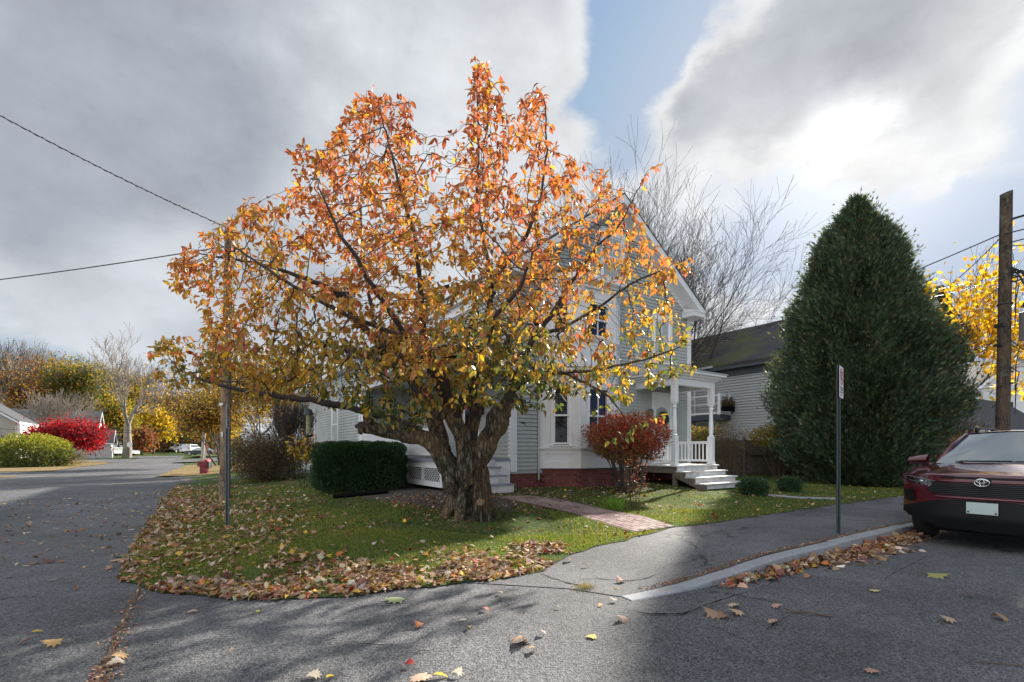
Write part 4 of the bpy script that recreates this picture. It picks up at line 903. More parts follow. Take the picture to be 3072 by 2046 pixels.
# side porch
SZ = 1.12
m = MB(); m.box(WX-.04, -.03, -.02, WB-.03, SZ-.07, SZ); m.build('side_deck', M['deckgrey'], H)
m = MB(); m.box(WX, WX+.04, 0, WB, SZ-.19, SZ-.072); m.box(WX, -.5, .0, .04, SZ-.19, SZ-.072)
LZ0, LZ1 = .46, SZ-.19
def lat(p0, p1):
    mp, Ln = frame(p0, p1); n = max(1, round(Ln/1.05))
    m.mbox(mp, 0, Ln, -.03, .01, LZ0, LZ0+.12); m.mbox(mp, 0, Ln, -.03, .01, LZ1-.03, LZ1)
    for k in range(n+1): u = (Ln-.09)*k/n; m.mbox(mp, u, u+.09, -.03, .012, LZ0+.12, LZ1-.03)
    za, zb = LZ0+.12, LZ1-.03; h = zb-za; sp = .085
    for sgn in (1, -1):
        hr = h*1.35; u = -hr
        while u < Ln:
            a0, a1 = (u, u+hr) if sgn > 0 else (u+hr, u)
            # clip to the opening
            q0, q1 = 0., 1.
            for t_ in (0,): pass
            da = a1-a0
            lo_, hi_ = sorted(((0-a0)/da, (Ln-a0)/da)); q0, q1 = max(0, lo_), min(1, hi_)
            if q1-q0 > .02:
                ua, ub, zc, zd = a0+da*q0, a0+da*q1, za+h*q0, za+h*q1
                w = .0 if sgn > 0 else -.012; e = .011
                m.hexa([mp(ua-e, w-.01, zc), mp(ub-e, w-.01, zd), mp(ub+e, w-.01, zd), mp(ua+e, w-.01, zc), mp(ua-e, w, zc), mp(ub-e, w, zd), mp(ub+e, w, zd), mp(ua+e, w, zc)])
            u += .125
lat((WX, WB), (WX, 0)); lat((WX, .0), (-1.62, 0)); m.build('lattice_skirt', M['trim'], H)
m = MB(); m.box(-.46, -.025, .0, .03, .3, SZ-.072); m.build('skirt_board', M['trim'], H)
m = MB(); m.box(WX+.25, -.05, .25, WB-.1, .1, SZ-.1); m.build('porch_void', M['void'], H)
rail(H, (WX+.05, WB-.05), (WX+.05, 3.15), SZ, SZ+.74, n=44, bw=.04); rail(H, (WX+.05, 3.05), (WX+.05, .1), SZ, SZ+.74, n=42, bw=.04)
for b_ in (3.1,): m = MB(); m.box(WX-.01, WX+.11, b_-.06, b_+.06, SZ, SZ+.82); m.build('newel_post', M['trim'], H, bevel=.004)
turned_post(H, WX+.06, .06, SZ, 3.3); turned_post(H, WX+.06, WB-.12, SZ, 3.3)
m = MB(); m.box(WX-.02, -.05, .0, .14, 3.3, 3.5); m.box(WX-.02, WX+.14, .14, WB-.05, 3.3, 3.5); m.box(WX-.2, -.0, -.18, WB-.03, 3.5, 3.6); m.build('side_porch_cornice', M['trim'], H)
m = MB(); m.hexa([(WX-.22,-.2,3.602),(-.06,-.2,3.602),(-.06,WB-.03,3.602),(WX-.22,WB-.03,3.602),(WX-.22,-.2,3.64),(-.06,-.2,4.0),(-.06,WB-.03,4.0),(WX-.22,WB-.03,3.64)]); m.build('side_porch_roof', M['shingle'], H)
st = MB(); rs = MB()
for k in range(4):
    z = 1.12-.19*(k+0); y0 = -.02-.28*(k-1); y1 = y0-.28
    if k: st.box(-1.60, -.47, y1-.03, y0, z-.03, z)
    yy = y1 if k else -.0
    rs.box(-1.57, -.49, (y1 if k else -.045), (y1+.02 if k else -.022), z-.19+.0, z-.032)
st.build('side_step_tread', M['deckgrey'], H, bevel=.005); rs.build('side_step_riser', M['deckwhite'], H)
m = MB(); m.box(-1.56, -.51, -.84, -.03, .2, .5); m.box(-1.56, -.51, -.56, -.03, .5, .7); m.box(-1.56, -.51, -.28, -.03, .7, .9); m.build('step_carcass', M['deckwhite'], H)
m = MB(); a = 9-2.65; m.mbox(sd_, a, a+.12, 0, .03, SZ, 3.2); m.mbox(sd_, a+1.0, a+1.12, 0, .03, SZ, 3.2); m.mbox(sd_, a, a+1.12, 0, .04, 3.2, 3.32)
so_ = m.build('side_door', M['trim'], H); m = MB(); m.mbox(sd_, a+.12, a+1.0, -.02, .0, SZ, 3.2); m.build('door_panel', M['white'], so_)
m = MB(); m.mbox(sd_, a+.25, a+.87, .0, .006, 1.7, 3.05); m.build('pane', M['glass'], so_)
m = MB(); m.mbox(sd_, 9-1.42, 9-1.30, .02, .14, 2.3, 2.55); m.mbox(sd_, 9-1.44, 9-1.28, .01, .16, 2.55, 2.58); m.build('wall_lantern', M['black'], H)
# wreath on the door
def hl(s, b, z): p = O2+D2*s+N2*b; return (p[0], p[1], z)
wr = thing('door_wreath', 'green wreath hanging on the front door glass', 'wreath', hl(5.77, -.08, 2.32), ANG)
n = 900; q = rng.uniform(0, 2*PI, n); rr = .17+rng.normal(0, .025, n)
p = np.stack([rr*np.cos(q), rng.normal(0, .02, n), rr*np.sin(q)], 1)
instances('greenery', T_DIA, p, rdir(n), rdir(n), .06, .02, pick([(.02,.07,.03),(.03,.10,.05)], n), M['needle'], wr)
# ---------------------------------------------------------------- neighbour's house behind
NH = thing('neighbour_house', 'blue-grey clapboard house with mossy dark roof and balcony behind the porch', 'house', (O2[0], O2[1], 0), ANG)
NS = 15.8; nw, NL = frame((NS, 20), (NS, -3)); m = MB()
siding(m, nw, lambda z: (0, 23), .2, 5.62, [(20-5.9, 20-4.6, 1.95, 2.85), (20-7.4, 20-5.85, 3.12, 5.0)], .135, .055)
m.add([(NS+.001,20,.2),(NS+.001,-3,.2),(NS+.001,-3,5.6),(NS+.001,20,5.6)], [(0,1,2,3)])
m.add([(NS,-3,.2),(NS+8,-3,.2),(NS+8,-3,5.6),(NS+4,-3,8.1),(NS,-3,5.6)], [(0,1,2,3,4)]); m.add([(NS,20,.2),(NS+8,20,.2),(NS+8,20,5.6),(NS+4,20,8.1),(NS,20,5.6)], [(4,3,2,1,0)])
m.build('clapboard_wall', M['siding_far'], NH)
mossy, nt_, N_, L_k, P_ = newmat('mossy_shingle'); a_ = tex(nt_, 'noise', .55, 6, .6); b_2 = tex(nt_, 'noise', 14, 4); s_x = N_.new('ShaderNodeSeparateXYZ'); tc_ = N_.new('ShaderNodeTexCoord'); L_k.new(tc_.outputs['Object'], s_x.inputs[0])
c_ = mixc(nt_, ramp(nt_, a_.outputs[0], [(.42, 0), (.6, .85)]), ramp(nt_, b_2.outputs[0], [(.3, (.03,.028,.034)), (.7, (.07,.066,.075))]), (.085,.09,.03))
L_k.new(c_, P_.inputs['Base Color']); P_.inputs['Roughness'].default_value = .95; bump(nt_, b_2.outputs[0], .7, .03, P_)
m = MB()
for a, b in (((NS-.35, 5.62), (NS+4, 8.32)), ((NS+4, 8.32), (NS+8.35, 5.62))): m.prism([a, b, (b[0], b[1]-.12), (a[0], a[1]-.12)], idm, -3.3, 20.3)
m.build('roof', mossy, NH)
m = MB(); m.box(NS-.34, NS-.02, -3.2, 20.2, 5.34, 5.49); m.box(NS-.06, NS-.0, -3, 20, 5.0, 5.34); m.build('fascia', M['darktrim'], NH)
m = MB(); m.box(NS-.42, NS-.35, 4.6, 20, 5.50, 5.60); m.build('gutter', M['metal'], NH)
window(NH, nw, 20-5.8, 20-4.7, 2.02, 2.78, .05, 1, 'glass', both=True); window(NH, nw, 20-7.3, 20-5.95, 3.15, 4.9, .06, 1, 'glass')
m = MB(); m.box(NS-.95, NS, 3.85, 8.2, 2.82, 3.07); bo = m.build('balcony', M['darktrim'], NH)
m = MB()
for x, y in ((NS-.9, 3.9), (NS-.06, 3.9), (NS-.9, 6), (NS-.9, 8.1)): m.box(x-.06, x+.06, y-.06, y+.06, 3.07, 4.1)
m.box(NS-.95, NS-.85, 3.9, 8.1, 4.0, 4.06); m.box(NS-.93, NS-.87, 3.9, 8.1, 3.12, 3.2); m.box(NS-.9, NS, 3.87, 3.93, 4.0, 4.06); m.box(NS-.9, NS, 3.87, 3.93, 3.12, 3.2)
m.box(NS-.905, NS-.895, 3.9, 8.1, 3.6, 3.63); m.build('balcony_railing', M['trim'], bo)
pl = thing('planter_box', 'dark planter of dry flowers on the neighbour balcony end', 'planter', hl(NS-.45, 3.75, 3.25), ANG)
m = MB(); m.box(-.42, .42, -.13, .13, 0, .22); m.build('trough', M['void'], pl, bevel=.01)
n = 500; p = np.stack([rng.uniform(-.4,.4,n), rng.uniform(-.14,.14,n), .2+np.abs(rng.normal(0,.2,n))], 1)
instances('dry_flowers', T_DIA, p, rdir(n)+np.array([0,0,1]), rdir(n), .16, .03, pick([(.16,.10,.07),(.10,.10,.05),(.2,.14,.1)], n), M['leaf_far'], pl)
# fence between the gardens
A = gpix(2070, 1428); B = gpix(2560, 1430); fx = (A[0], A[1]); fy = (B[0], B[1]); Lf = math.dist(fx, fy)
FN = thing('garden_fence', 'old brown plank fence with rails between the porch and the evergreen', 'fence', (A[0], A[1], .3), math.atan2(fy[1]-fx[1], fy[0]-fx[0]))
m = MB(); x = 0
while x < Lf: hgt = 1.42+random.uniform(-.03, .02); m.box(x, x+.135, 0, .02, -.05, hgt); x += .142
m.build('planks', M['fencewood'], FN)
for z in (.18, 1.0-.15): m = MB(); m.box(0, Lf, -.05, -.003, z, z+.09); m.build('rail', M['fencewood'], FN)
for x in (.05, 2.05, 4.05, 6.0, Lf-.1):
    if x < Lf: m = MB(); m.tube([(x, -.1, -.2), (x-.06+.08*random.random(), -.12, 1.5)], .055, 6); m.build('post', M['fencewood'], FN)
# ---------------------------------------------------------------- other buildings
def gable_house(name, label, loc, rz, w, dp, eave, ridge, wall, roof, trim='trim', ov=.35):
    """local: x across the gable (width w), y depth dp along the ridge; gable end at y=0"""
    R = thing(name, label, 'house' if 'house' in name else 'garage', loc, rz)
    m = MB(); m.add([(0,0,-.5),(w,0,-.5),(w,0,eave),(w/2,0,ridge),(0,0,eave),(0,dp,-.5),(w,dp,-.5),(w,dp,eave),(w/2,dp,ridge),(0,dp,eave)], [(0,1,2,3,4),(9,8,7,6,5),(1,6,7,2),(5,0,4,9),(2,7,8,3),(4,3,8,9)])
    m.build('wall', wall, R)
    sl_ = (ridge-eave)/(w/2); m = MB(); t = MB(); e = .12
    for a, b in (((-ov, eave-ov*sl_+e), (w/2, ridge+e)), ((w/2, ridge+e), (w+ov, eave-ov*sl_+e))):
        m.prism([a, b, (b[0], b[1]-.1), (a[0], a[1]-.1)], idm, -ov, dp+ov)
        t.prism([(a[0], a[1]-.1), (b[0], b[1]-.1), (b[0], b[1]-.32), (a[0], a[1]-.32)], idm, -ov-.02, -ov+.05)
    m.build('roof', roof, R); t.box(-ov-.03, -ov+.05, -ov, dp+ov, eave-ov*sl_-.16, eave-ov*sl_+.06); t.box(w+ov-.05, w+ov+.03, -ov, dp+ov, eave-ov*sl_-.16, eave-ov*sl_+.06)
    t.build('fascia', M[trim], R); return R
def lapmat(name, col, sp=.12):
    m, nt, N, L, P = newmat(name); tc = N.new('ShaderNodeTexCoord'); s = N.new('ShaderNodeSeparateXYZ'); L.new(tc.outputs['Object'], s.inputs[0])
    q = N.new('ShaderNodeMath'); q.operation = 'MULTIPLY'; q.inputs[1].default_value = 1/sp; L.new(s.outputs[2], q.inputs[0]); f = N.new('ShaderNodeMath'); f.operation = 'FRACT'; L.new(q.outputs[0], f.inputs[0])
    n = tex(nt, 'noise', .7, 4); c = ramp(nt, n.outputs[0], [(.3, tuple(k*.93 for k in col)), (.7, tuple(k*1.05 for k in col))])
    L.new(c, P.inputs['Base Color']); P.inputs['Roughness'].default_value = .6; bump(nt, f.outputs[0], 1, .02, P); return m
taupe = lapmat('taupe_clapboard', (.42,.41,.36)); whitelap = lapmat('white_clapboard', (.72,.72,.71))
# grey house at the left edge: gable faces us, sunlit side faces right
c_ = pw(47, 1350, 50); R = gable_house('left_house', 'taupe clapboard house with red chimney cut by the left edge', (c_[0]-8*D2[0], c_[1]-8*D2[1], .1), ANG, 8, 7.5, 4.35, 7.2, taupe, M['shingle_left'])
sl2, _ = frame((8, 0), (8, 7.5)); m = MB(); m.mbox(sl2, .15, 7.3, 0, .35, 2.95, 3.15); m.mbox(sl2, .15, 7.3, 0, .3, 3.15, 4.2); m.build('window_bay', M['trim'], R)
m = MB(); m.mbox(sl2, 1.6, 5.8, .3, .32, 3.3, 4.1); m.build('picture_window', M['blind'], R)
for a in (.35, 6.2): m = MB(); m.mbox(sl2, a, a+1.0, .3, .32, 3.3, 4.1); m.build('side_window', M['blind'], R)
m = MB(); m.box(3.9, 4.5, 2.5, 3.1, 6.2, 8.0); m.build('chimney', M['chimney'], R)
fl, _ = frame((0, 0), (8, 0)); m = MB(); m.mbox(fl, 5.2, 7.0, 0, .9, 2.6, 2.75); m.build('entry_hood', M['darktrim'], R); window(R, fl, 5.0, 5.8, 3.4, 4.6, .1, 0, 'glass')
# long roofed house behind it: ridge along the street, white gable end to the right
e_ = pw(287, 1350, 78); R = gable_house('back_house', 'long grey roofed white house behind the red maple', (e_[0], e_[1], .2), ANG+PI/2, 8.5, 15, 4.3, 7.5, whitelap, M['shingle_left'])
window(R, frame((0,0),(8.5,0))[0], 3.7, 4.7, 4.8, 6.2, .12, 0, 'glass')
g_ = pw(332, 1350, 66); R = gable_house('small_garage', 'small white garage with dark roof right of the red maple', (g_[0], g_[1], .25), ANG+PI/2, 3.6, 5.5, 2.3, 3.9, whitelap, M['shingle'])
window(R, frame((0,0),(3.6,0))[0], 1.5, 2.1, .9, 1.9, .08, 0, 'glass')
a = gpix(284, 1373.5, False); b = gpix(325, 1372, False)
R = thing('board_fence', 'beige board fence panel between the red maple and the garage', 'fence', (a[0], a[1], a[2]), math.atan2(b[1]-a[1], b[0]-a[0])); Lb = math.dist(a[:2], b[:2]); m = MB(); x = 0
while x < Lb: m.box(x, x+.16, 0, .04, -.1, 1.5+.02*random.random()); x += .17
m.build('boards', M['beigefence'], R); m = MB(); m.box(0, Lb, .04, .1, 1.2, 1.3); m.box(0, Lb, .04, .1, .3, .4); m.build('rail', M['beigefence'], R)
# low garage at the far end of the street
Y = 128; x0_, x1_ = (518-CX)/F*Y, (612-CX)/F*Y
R = gable_house('far_garage', 'low brown garage with grey roof at the far end of the street', (x1_, Y, .9), PI/2, 8, x1_-x0_, 2.2, 3.9, mat('brown_wall', (.13,.07,.05), .8), M['shingle_left'])
for f_, wd in ((2.0, 2.6), (6.6, 2.6)): m = MB(); m.box(-.03, .0, f_, f_+wd, -.3, 1.9); m.build('garage_door', M['blind'], R)
Y = 122; R = gable_house('far_house', 'small dark gable above the yellow trees at the street end', (*pw(584, 1350, Y)[:2], 2), 0, 2.2, 4, 1.6+2.0, 2.9+2.0, mat('dark_far_wall', (.07,.05,.07), .8), M['shingle'])
# white house and garage at the right edge
Y = 33; R = gable_house('white_house', 'white house with dark shutters between the evergreen and the right utility pole', (*pw(2905, 1350, Y)[:2], .2), -.25, 5.5, 8, 5.0, 7.6, whitelap, M['shingle'])
wf_, _ = frame((0,0),(5.5,0)); 
for u in (.35, 2.2, 4.0):
    window(R, wf_, u+.35, u+.95, 3.0, 4.3, .05, 0, 'glass'); window(R, wf_, u+.35, u+.95, .9, 2.2, .05, 0, 'glass')
    m = MB()
    for z in (.88, 2.98):
        m.mbox(wf_, u-.02, u+.28, .0, .04, z, z+1.36); m.mbox(wf_, u+1.02, u+1.32, .0, .04, z, z+1.36)
    m.build('shutter', M['black'], R)
Y = 30; R = gable_house('right_garage', 'white garage with long black roof behind the right utility pole', (*pw(3120, 1350, Y)[:2], .2), PI/2+.0, 7, 4.5, 2.55, 4.9, M['white'], M['shingle'], 'trim')
m = MB(); m.box(-.04, 0, .6, 3.6, -.3, 2.1); m.build('garage_door', M['blind'], R)
# ---------------------------------------------------------------- trees
def colonize(limbs, attr, step, kill, iters=140, up=.08, wob=.12, infl=9e9):
    pos, par, rad = [], [], []
    for lb in limbs:                              # lb: list of (x,y,z,r), first point snaps to the nearest earlier node
        pts = [np.array(q[:3], float) for q in lb]; rs = [q[3] for q in lb]
        if pos:
            A_ = np.array(pos); j = int(np.argmin(np.linalg.norm(A_-pts[0], axis=1))); prev = j; pts[0] = pos[j]
        else: pos.append(pts[0]); par.append(-1); rad.append(rs[0]); prev = 0
        for a, b, r0, r1 in zip(pts[:-1], pts[1:], rs[:-1], rs[1:]):
            k = max(1, int(np.linalg.norm(b-a)/step))
            for i in range(1, k+1):
                t = i/k; pos.append(a+(b-a)*t+rng.normal(0, .012, 3)*(step/.15)); par.append(prev); rad.append(r0+(r1-r0)*t); prev = len(pos)-1
    n0 = len(pos); A_ = attr.copy(); P = np.array(pos)
    D_ = np.linalg.norm(A_[:, None]-P[None], axis=2); best = D_.argmin(1); bd = D_.min(1); del D_
    for it in range(iters):
        if not len(A_): break
        new = []; np_ = []
        act = np.flatnonzero(bd < infl)
        if not len(act): break
        order = act[np.argsort(best[act], kind='stable')]; bs = best[order]; cut = np.flatnonzero(np.diff(bs))+1
        for grp in np.split(order, cut):
            j = int(best[grp[0]]); v = unit(A_[grp]-pos[j]).mean(0)+np.array([0, 0, up])+rng.normal(0, wob, 3)
            q = pos[j]+v/np.linalg.norm(v)*step; new.append(q); np_.append(j)
        Q = np.array(new); base_i = len(pos); pos += new; par += np_; rad += [0]*len(new)
        d = np.linalg.norm(A_[:, None]-Q[None], axis=2); m = d.min(1); a = d.argmin(1)
        imp = m < bd; best = np.where(imp, a+base_i, best); bd = np.where(imp, m, bd)
        keep = bd > kill; A_, best, bd = A_[keep], best[keep], bd[keep]
    return np.array(pos), np.array(par), np.array(rad), n0
def pipe(pos, par, rad, tip, ex=2.4):
    n = len(pos); ch = [[] for _ in range(n)]
    for i in range(1, n):
        if par[i] >= 0: ch[par[i]].append(i)
    order = []; st = [0]
    while st: i = st.pop(); order.append(i); st += ch[i]
    R = np.zeros(n); lvl = np.zeros(n, int)
    for i in reversed(order):
        R[i] = tip if not ch[i] else (sum(R[c]**ex for c in ch[i]))**(1/ex)
        lvl[i] = 0 if not ch[i] else 1+max(lvl[c] for c in ch[i])
    R = np.maximum(R, rad) if rad is not None else R
    R = np.where(rad > 0, np.clip(R, rad*.72, rad*1.02+.004), R)
    for i in order[1:]: R[i] = min(R[i], R[par[i]])
    return ch, R, lvl
def tree_tubes(mb, pos, ch, R, lvl, nbig=9):
    st = [(0, None)]
    while st:
        i, p = st.pop(); chain = [] if p is None else [p]; chain.append(i)
        while ch[i]:
            c = sorted(ch[i], key=lambda q: (R[q], lvl[q]), reverse=True)
            for o in c[1:]: st.append((o, i))
            i = c[0]; chain.append(i)
        if len(chain) < 2: continue
        r = [R[q] for q in chain]
        if p is not None: r[0] = min(r[0], r[1]*1.1)
        mx = max(r); mb.tube([pos[q] for q in chain], r, nbig if mx > .08 else 6 if mx > .03 else 4 if mx > .012 else 3, cap=mx > .03)
def pal_ramp(t, stops):
    xs = [s[0] for s in stops]; return np.stack([np.interp(t, xs, [s[1][k] for s in stops]) for k in range(3)], -1)
CR = [(335,790),(380,770),(440,775),(470,740),(430,690),(385,660),(375,600),(430,560),(510,505),(575,450),(610,475),(650,480),(660,400),(655,355),(700,325),(760,330),(775,270),(830,205),(870,205),(900,230),(955,222),(975,290),(1000,330),(1020,360),(1040,330),(1052,290),(1072,220),(1075,130),(1110,120),(1140,150),(1160,185),(1250,180),(1258,240),(1282,300),(1280,365),(1330,360),(1360,395),(1420,430),(1480,490),(1490,525),(1550,590),(1608,620),(1560,660),(1535,710),(1590,760),(1600,840),(1608,890),(1540,880),(1480,905),(1420,930),(1330,925),(1280,900),(1230,930),(1200,955),(1140,925),(1080,945),(1020,945),(960,985),(880,985),(830,950),(760,935),(700,925),(620,925),(520,890),(440,890),(385,900),(345,850)]
CR = [(x*1.3047, y*1.3047) for x, y in CR]
from mathutils import noise as mn
n = 34000; ax_ = rng.uniform(430, 2110, n); ay_ = rng.uniform(150, 1320, n); ok = inpoly(ax_, ay_, CR)
ax_, ay_ = ax_[ok], ay_[ok]
dens = .5+.5*np.exp(-((ax_-1350)/420)**2-((ay_-950)/300)**2)
dens *= np.where((ay_ > 1150) & (ax_ < 1050), .5, 1)*np.where((ax_ > 1250) & (ax_ < 1385) & (ay_ < 560), .8, 1)
dens *= np.interp(ax_, [1500,1750,2100], [1,.62,.42])
clump = np.array([mn.noise(Vector((x/95, y/95, 3.1))) for x, y in zip(ax_, ay_)]); dens *= np.where(clump < -.12, .45, 1)*np.where((ay_ > 980) & (ax_ < 1650), 1.5, 1)*np.where(ax_ < 700, 1.3, 1)
ok = rng.random(len(ax_)) < dens*.66; ax_, ay_ = ax_[ok], ay_[ok]; n = len(ax_)
rho = ((ax_-1290)/850)**2+((ay_-860)/740)**2
hh = 2.7*np.sqrt(np.clip(1-rho, .04, 1)); Yd = 8.1+rng.uniform(-1, 1, n)**1.0*hh
Yd = np.where(ay_ > 1130, np.maximum(Yd, 6.9), Yd)
attr = np.stack([(ax_-CX)/F*Yd, Yd, CH-(ay_-HY)/F*Yd], 1)
extra = [pw(1960,500,7.6), pw(1930,510,7.6), pw(1985,490,7.6), pw(2075,780,7.4), pw(1820,1330,6.6), pw(1900,1310,6.5), pw(2000,1240,6.8), pw(1760,1240,6.8), pw(1690,1230,7.0), pw(1620,1240,7.3)]
# a separate fine spray dangling in front of the bay window and bush
attr = np.vstack([attr, np.array(extra)])
def LB(*q): return [(*pw(x, y, Y), r) for x, y, Y, r in q]
g0 = lz(-.75, 8.3)
limbs = [
 [(-.74,8.3,g0-.15,.36), (-.74,8.3,g0+.12,.33)]+LB((1405,1500,8.3,.31),(1402,1462,8.3,.28)),
 LB((1402,1470,8.3,.25),(1368,1450,8.2,.22),(1338,1388,8.1,.225),(1312,1345,8.05,.20),(1285,1322,8.0,.18),(1235,1303,7.9,.165),(1195,1296,7.85,.155),(1150,1288,7.8,.145),(1098,1282,7.75,.125)),
 LB((1100,1282,7.75,.1),(1078,1276,7.7,.06),(1066,1280,7.7,.03)), LB((1110,1280,7.75,.09),(1100,1262,7.7,.06),(1094,1250,7.7,.045)),
 LB((1330,1375,8.1,.22),(1316,1310,8.2,.20),(1298,1235,8.3,.165),(1270,1180,8.4,.12),(1220,1110,8.5,.10),(1180,1060,8.6,.085),(1110,1000,8.7,.07),(1055,950,8.7,.062),(1040,890,8.7,.055),(960,850,8.6,.048),(880,822,8.5,.038),(790,795,8.4,.028),(690,775,8.3,.018),(600,762,8.3,.008)),
 LB((1285,1318,8.1,.14),(1210,1272,8.0,.075),(1110,1238,7.9,.065),(950,1203,7.8,.055),(810,1184,7.8,.045),(705,1168,7.8,.035),(610,1140,7.8,.024),(530,1105,7.8,.012)),
 LB((1402,1462,8.3,.22),(1398,1440,8.05,.17),(1394,1386,7.98,.165),(1391,1320,7.98,.16),(1368,1258,7.95,.155),(1345,1212,7.95,.14),(1335,1150,7.9,.09),(1300,1080,7.8,.06),(1272,1025,7.7,.05),(1262,860,7.5,.042),(1242,700,7.3,.032),(1200,560,7.2,.022),(1165,430,7.3,.013),(1140,330,7.4,.006)),
 LB((1345,1212,7.95,.13),(1370,1198,7.85,.10),(1382,1200,7.75,.085)),
 LB((1402,1450,8.35,.22),(1408,1390,8.5,.19),(1412,1310,8.6,.15),(1428,1245,8.65,.14),(1415,1160,8.5,.10),(1440,1080,8.3,.085),(1475,990,8.1,.07),(1472,930,8.0,.065),(1480,853,7.9,.058),(1525,776,7.9,.045),(1580,708,7.9,.036),(1622,600,7.9,.027),(1640,450,8.0,.017),(1635,300,8.0,.007)),
 LB((1480,853,7.9,.05),(1453,738,7.8,.035),(1430,600,7.8,.028),(1437,400,7.9,.017),(1425,210,8.0,.006)),
 LB((1402,1462,8.3,.24),(1418,1430,8.25,.20),(1440,1370,8.15,.20),(1470,1305,8.05,.205),(1492,1258,8.0,.215),(1515,1225,8.0,.14),(1530,1170,8.0,.085),(1560,1110,7.9,.065),(1600,1010,7.8,.05),(1652,949,7.7,.042),(1736,811,7.6,.030),(1790,738,7.6,.022),(1850,690,7.6,.014),(1935,530,7.6,.006)),
 LB((1530,1170,8.0,.07),(1580,1135,7.8,.05),(1640,1118,7.6,.042),(1700,1120,7.4,.034),(1762,1152,7.2,.026),(1830,1190,7.0,.018),(1870,1250,6.8,.009)),
 LB((1600,1010,7.8,.045),(1690,985,7.7,.03),(1800,920,7.6,.024),(1890,853,7.6,.018),(2004,803,7.5,.008)),
 LB((1700,1120,7.4,.03),(1800,1110,7.3,.02),(1930,1080,7.2,.014),(2040,1040,7.2,.007)),
 LB((1262,1180,8.4,.1),(1200,1090,9.2,.06),(1120,960,9.8,.04),(1090,780,10,.03),(1080,600,10,.018),(1110,420,9.8,.007)),
 LB((1415,1160,8.5,.08),(1500,1060,9.3,.055),(1600,900,9.8,.04),(1680,760,9.9,.025),(1760,640,9.8,.012)),
 LB((1345,1212,7.95,.09),(1300,1120,7.3,.06),(1220,1010,6.6,.045),(1120,860,6.1,.034),(1020,700,5.8,.022),(950,560,5.7,.01)),
 LB((1368,1258,8.0,.1),(1430,1100,7.2,.055),(1480,960,6.5,.04),(1560,860,6.2,.028),(1600,760,6.0,.014)),
 LB((1220,1010,6.6,.04),(1050,950,6.3,.03),(880,860,6.2,.02),(700,740,6.2,.009)),
 LB((1220,1110,8.5,.07),(1050,1050,9.5,.05),(850,1000,10,.03),(680,960,10,.012)),
]
limbs = [[(*q[:3], q[3]*(.86 if q[3] > .1 else .9)) for q in lb] for lb in limbs]
TREE = thing('old_flowering_tree', 'gnarled multi-stemmed tree with orange and gold autumn leaves at the street corner', 'tree', (0, 0, 0))
pos, par, rad, n0 = colonize(limbs, attr, .10, .125, infl=.85)
ch, R, lvl = pipe(pos, par, rad, .0034)
big = MB()
tree_tubes(big, pos, ch, np.array(R), lvl, 36)
trunk = big.build('trunk', [M['bark'], M['twig']], TREE, smooth=True)
# thin wood gets the dark twig bark
me = trunk.data; co = np.empty(len(me.vertices)*3, np.float32); me.vertices.foreach_get('co', co); co = co.reshape(-1, 3)
ar = np.array([p.area for p in me.polygons]); mi = (ar < .0022).astype(np.int32); me.polygons.foreach_set('material_index', mi)
# gnarls and ridges on the heavy wood
from mathutils import noise as mn
rv = np.zeros(len(co))
for i in range(len(co)):
    q = co[i]
    if q[2] < 3.2 and abs(q[0]+.9) < 2.4:
        d = np.linalg.norm(pos[:n0]-q, axis=1).min()
        if d > .05:
            v = Vector(q); a = mn.noise(Vector((v.x*8, v.y*8, v.z*2.0)))*.34+mn.noise(v*2.6)*.34+abs(mn.noise(Vector((v.x*19, v.y*19, v.z*4))))*-.30
            j = int(np.linalg.norm(pos[:n0]-q, axis=1).argmin()); dr_ = q-pos[j]; co[i] = q+dr_*a
me.vertices.foreach_set('co', co.ravel()); me.update()
# hollow dead stem, root flare and knots
st = MB(); X0, Y0 = pw(1447, 1450, 7.98)[:2]
def stump(u, v):
    th = 2*PI*u; z = g0-.1+v*(.98); r = (.165-.05*v-.05*(max(0,v-.8)/.2)**2+.08*max(0,.25-v)*4*.4)*(1+.20*math.sin(2*th+2.5*v+1)+.13*math.sin(7*th+5*v)+.08*math.sin(17*th-4*v)+.07*math.sin(31*th+v*3)+.12*math.sin(v*7+th))
    return (X0+r*math.cos(th)*.85, Y0+r*math.sin(th), z+ (.05*math.sin(2*th+1) if v > .95 else 0))
st.grid(stump, 96, 40); st.add([(X0, Y0, g0+.80)]+[stump(k/32, 1) for k in range(32)], [(0, 1+k, 1+(k+1) % 32) for k in range(32)])
st.build('dead_stem', barkmat('dead_wood', (.11,.09,.07), (.22,.18,.135), 16, 1, .06), TREE, smooth=True)
fl_ = MB()
for a in np.linspace(0, 2*PI, 8)[:-1]:
    a += random.uniform(-.3,.3); c, s = math.cos(a), math.sin(a); x0, y0 = -.76, 8.3
    fl_.tube([(x0+c*.22, y0+s*.22, g0+.55), (x0+c*.28, y0+s*.28, g0+.2), (x0+c*.38, y0+s*.38, g0+.0), (x0+c*.52, y0+s*.52, g0-.1)], [.06,.10,.09,.05], 10)
fl_.build('root_flare', M['bark'], TREE, smooth=True)
def knot(x, y, Y, r, ax=(0,-1,.2), name='knot'):
    m = MB(); c = Vector(pw(x, y, Y)); a = Vector(ax).normalized(); m.tube([c, c+a*r*.5, c+a*r*.7, c+a*r*.55, c+a*r*.1], [r*1.1, r, r*.75, r*.45, r*.3], 14); m.build(name, M['bark'], TREE, smooth=True)
knot(1322,1246,7.85,.085,(-.3,-1,.1)); knot(1357,1206,7.78,.075,(.2,-1,.2)); knot(1085,1290,7.68,.07,(-.8,-.6,0)); knot(1110,1265,7.68,.06,(-.4,-.7,.5)); knot(1520,1243,7.93,.07,(.7,-.5,.5)); knot(1445,1505,7.86,.06,(.1,-1,.5))
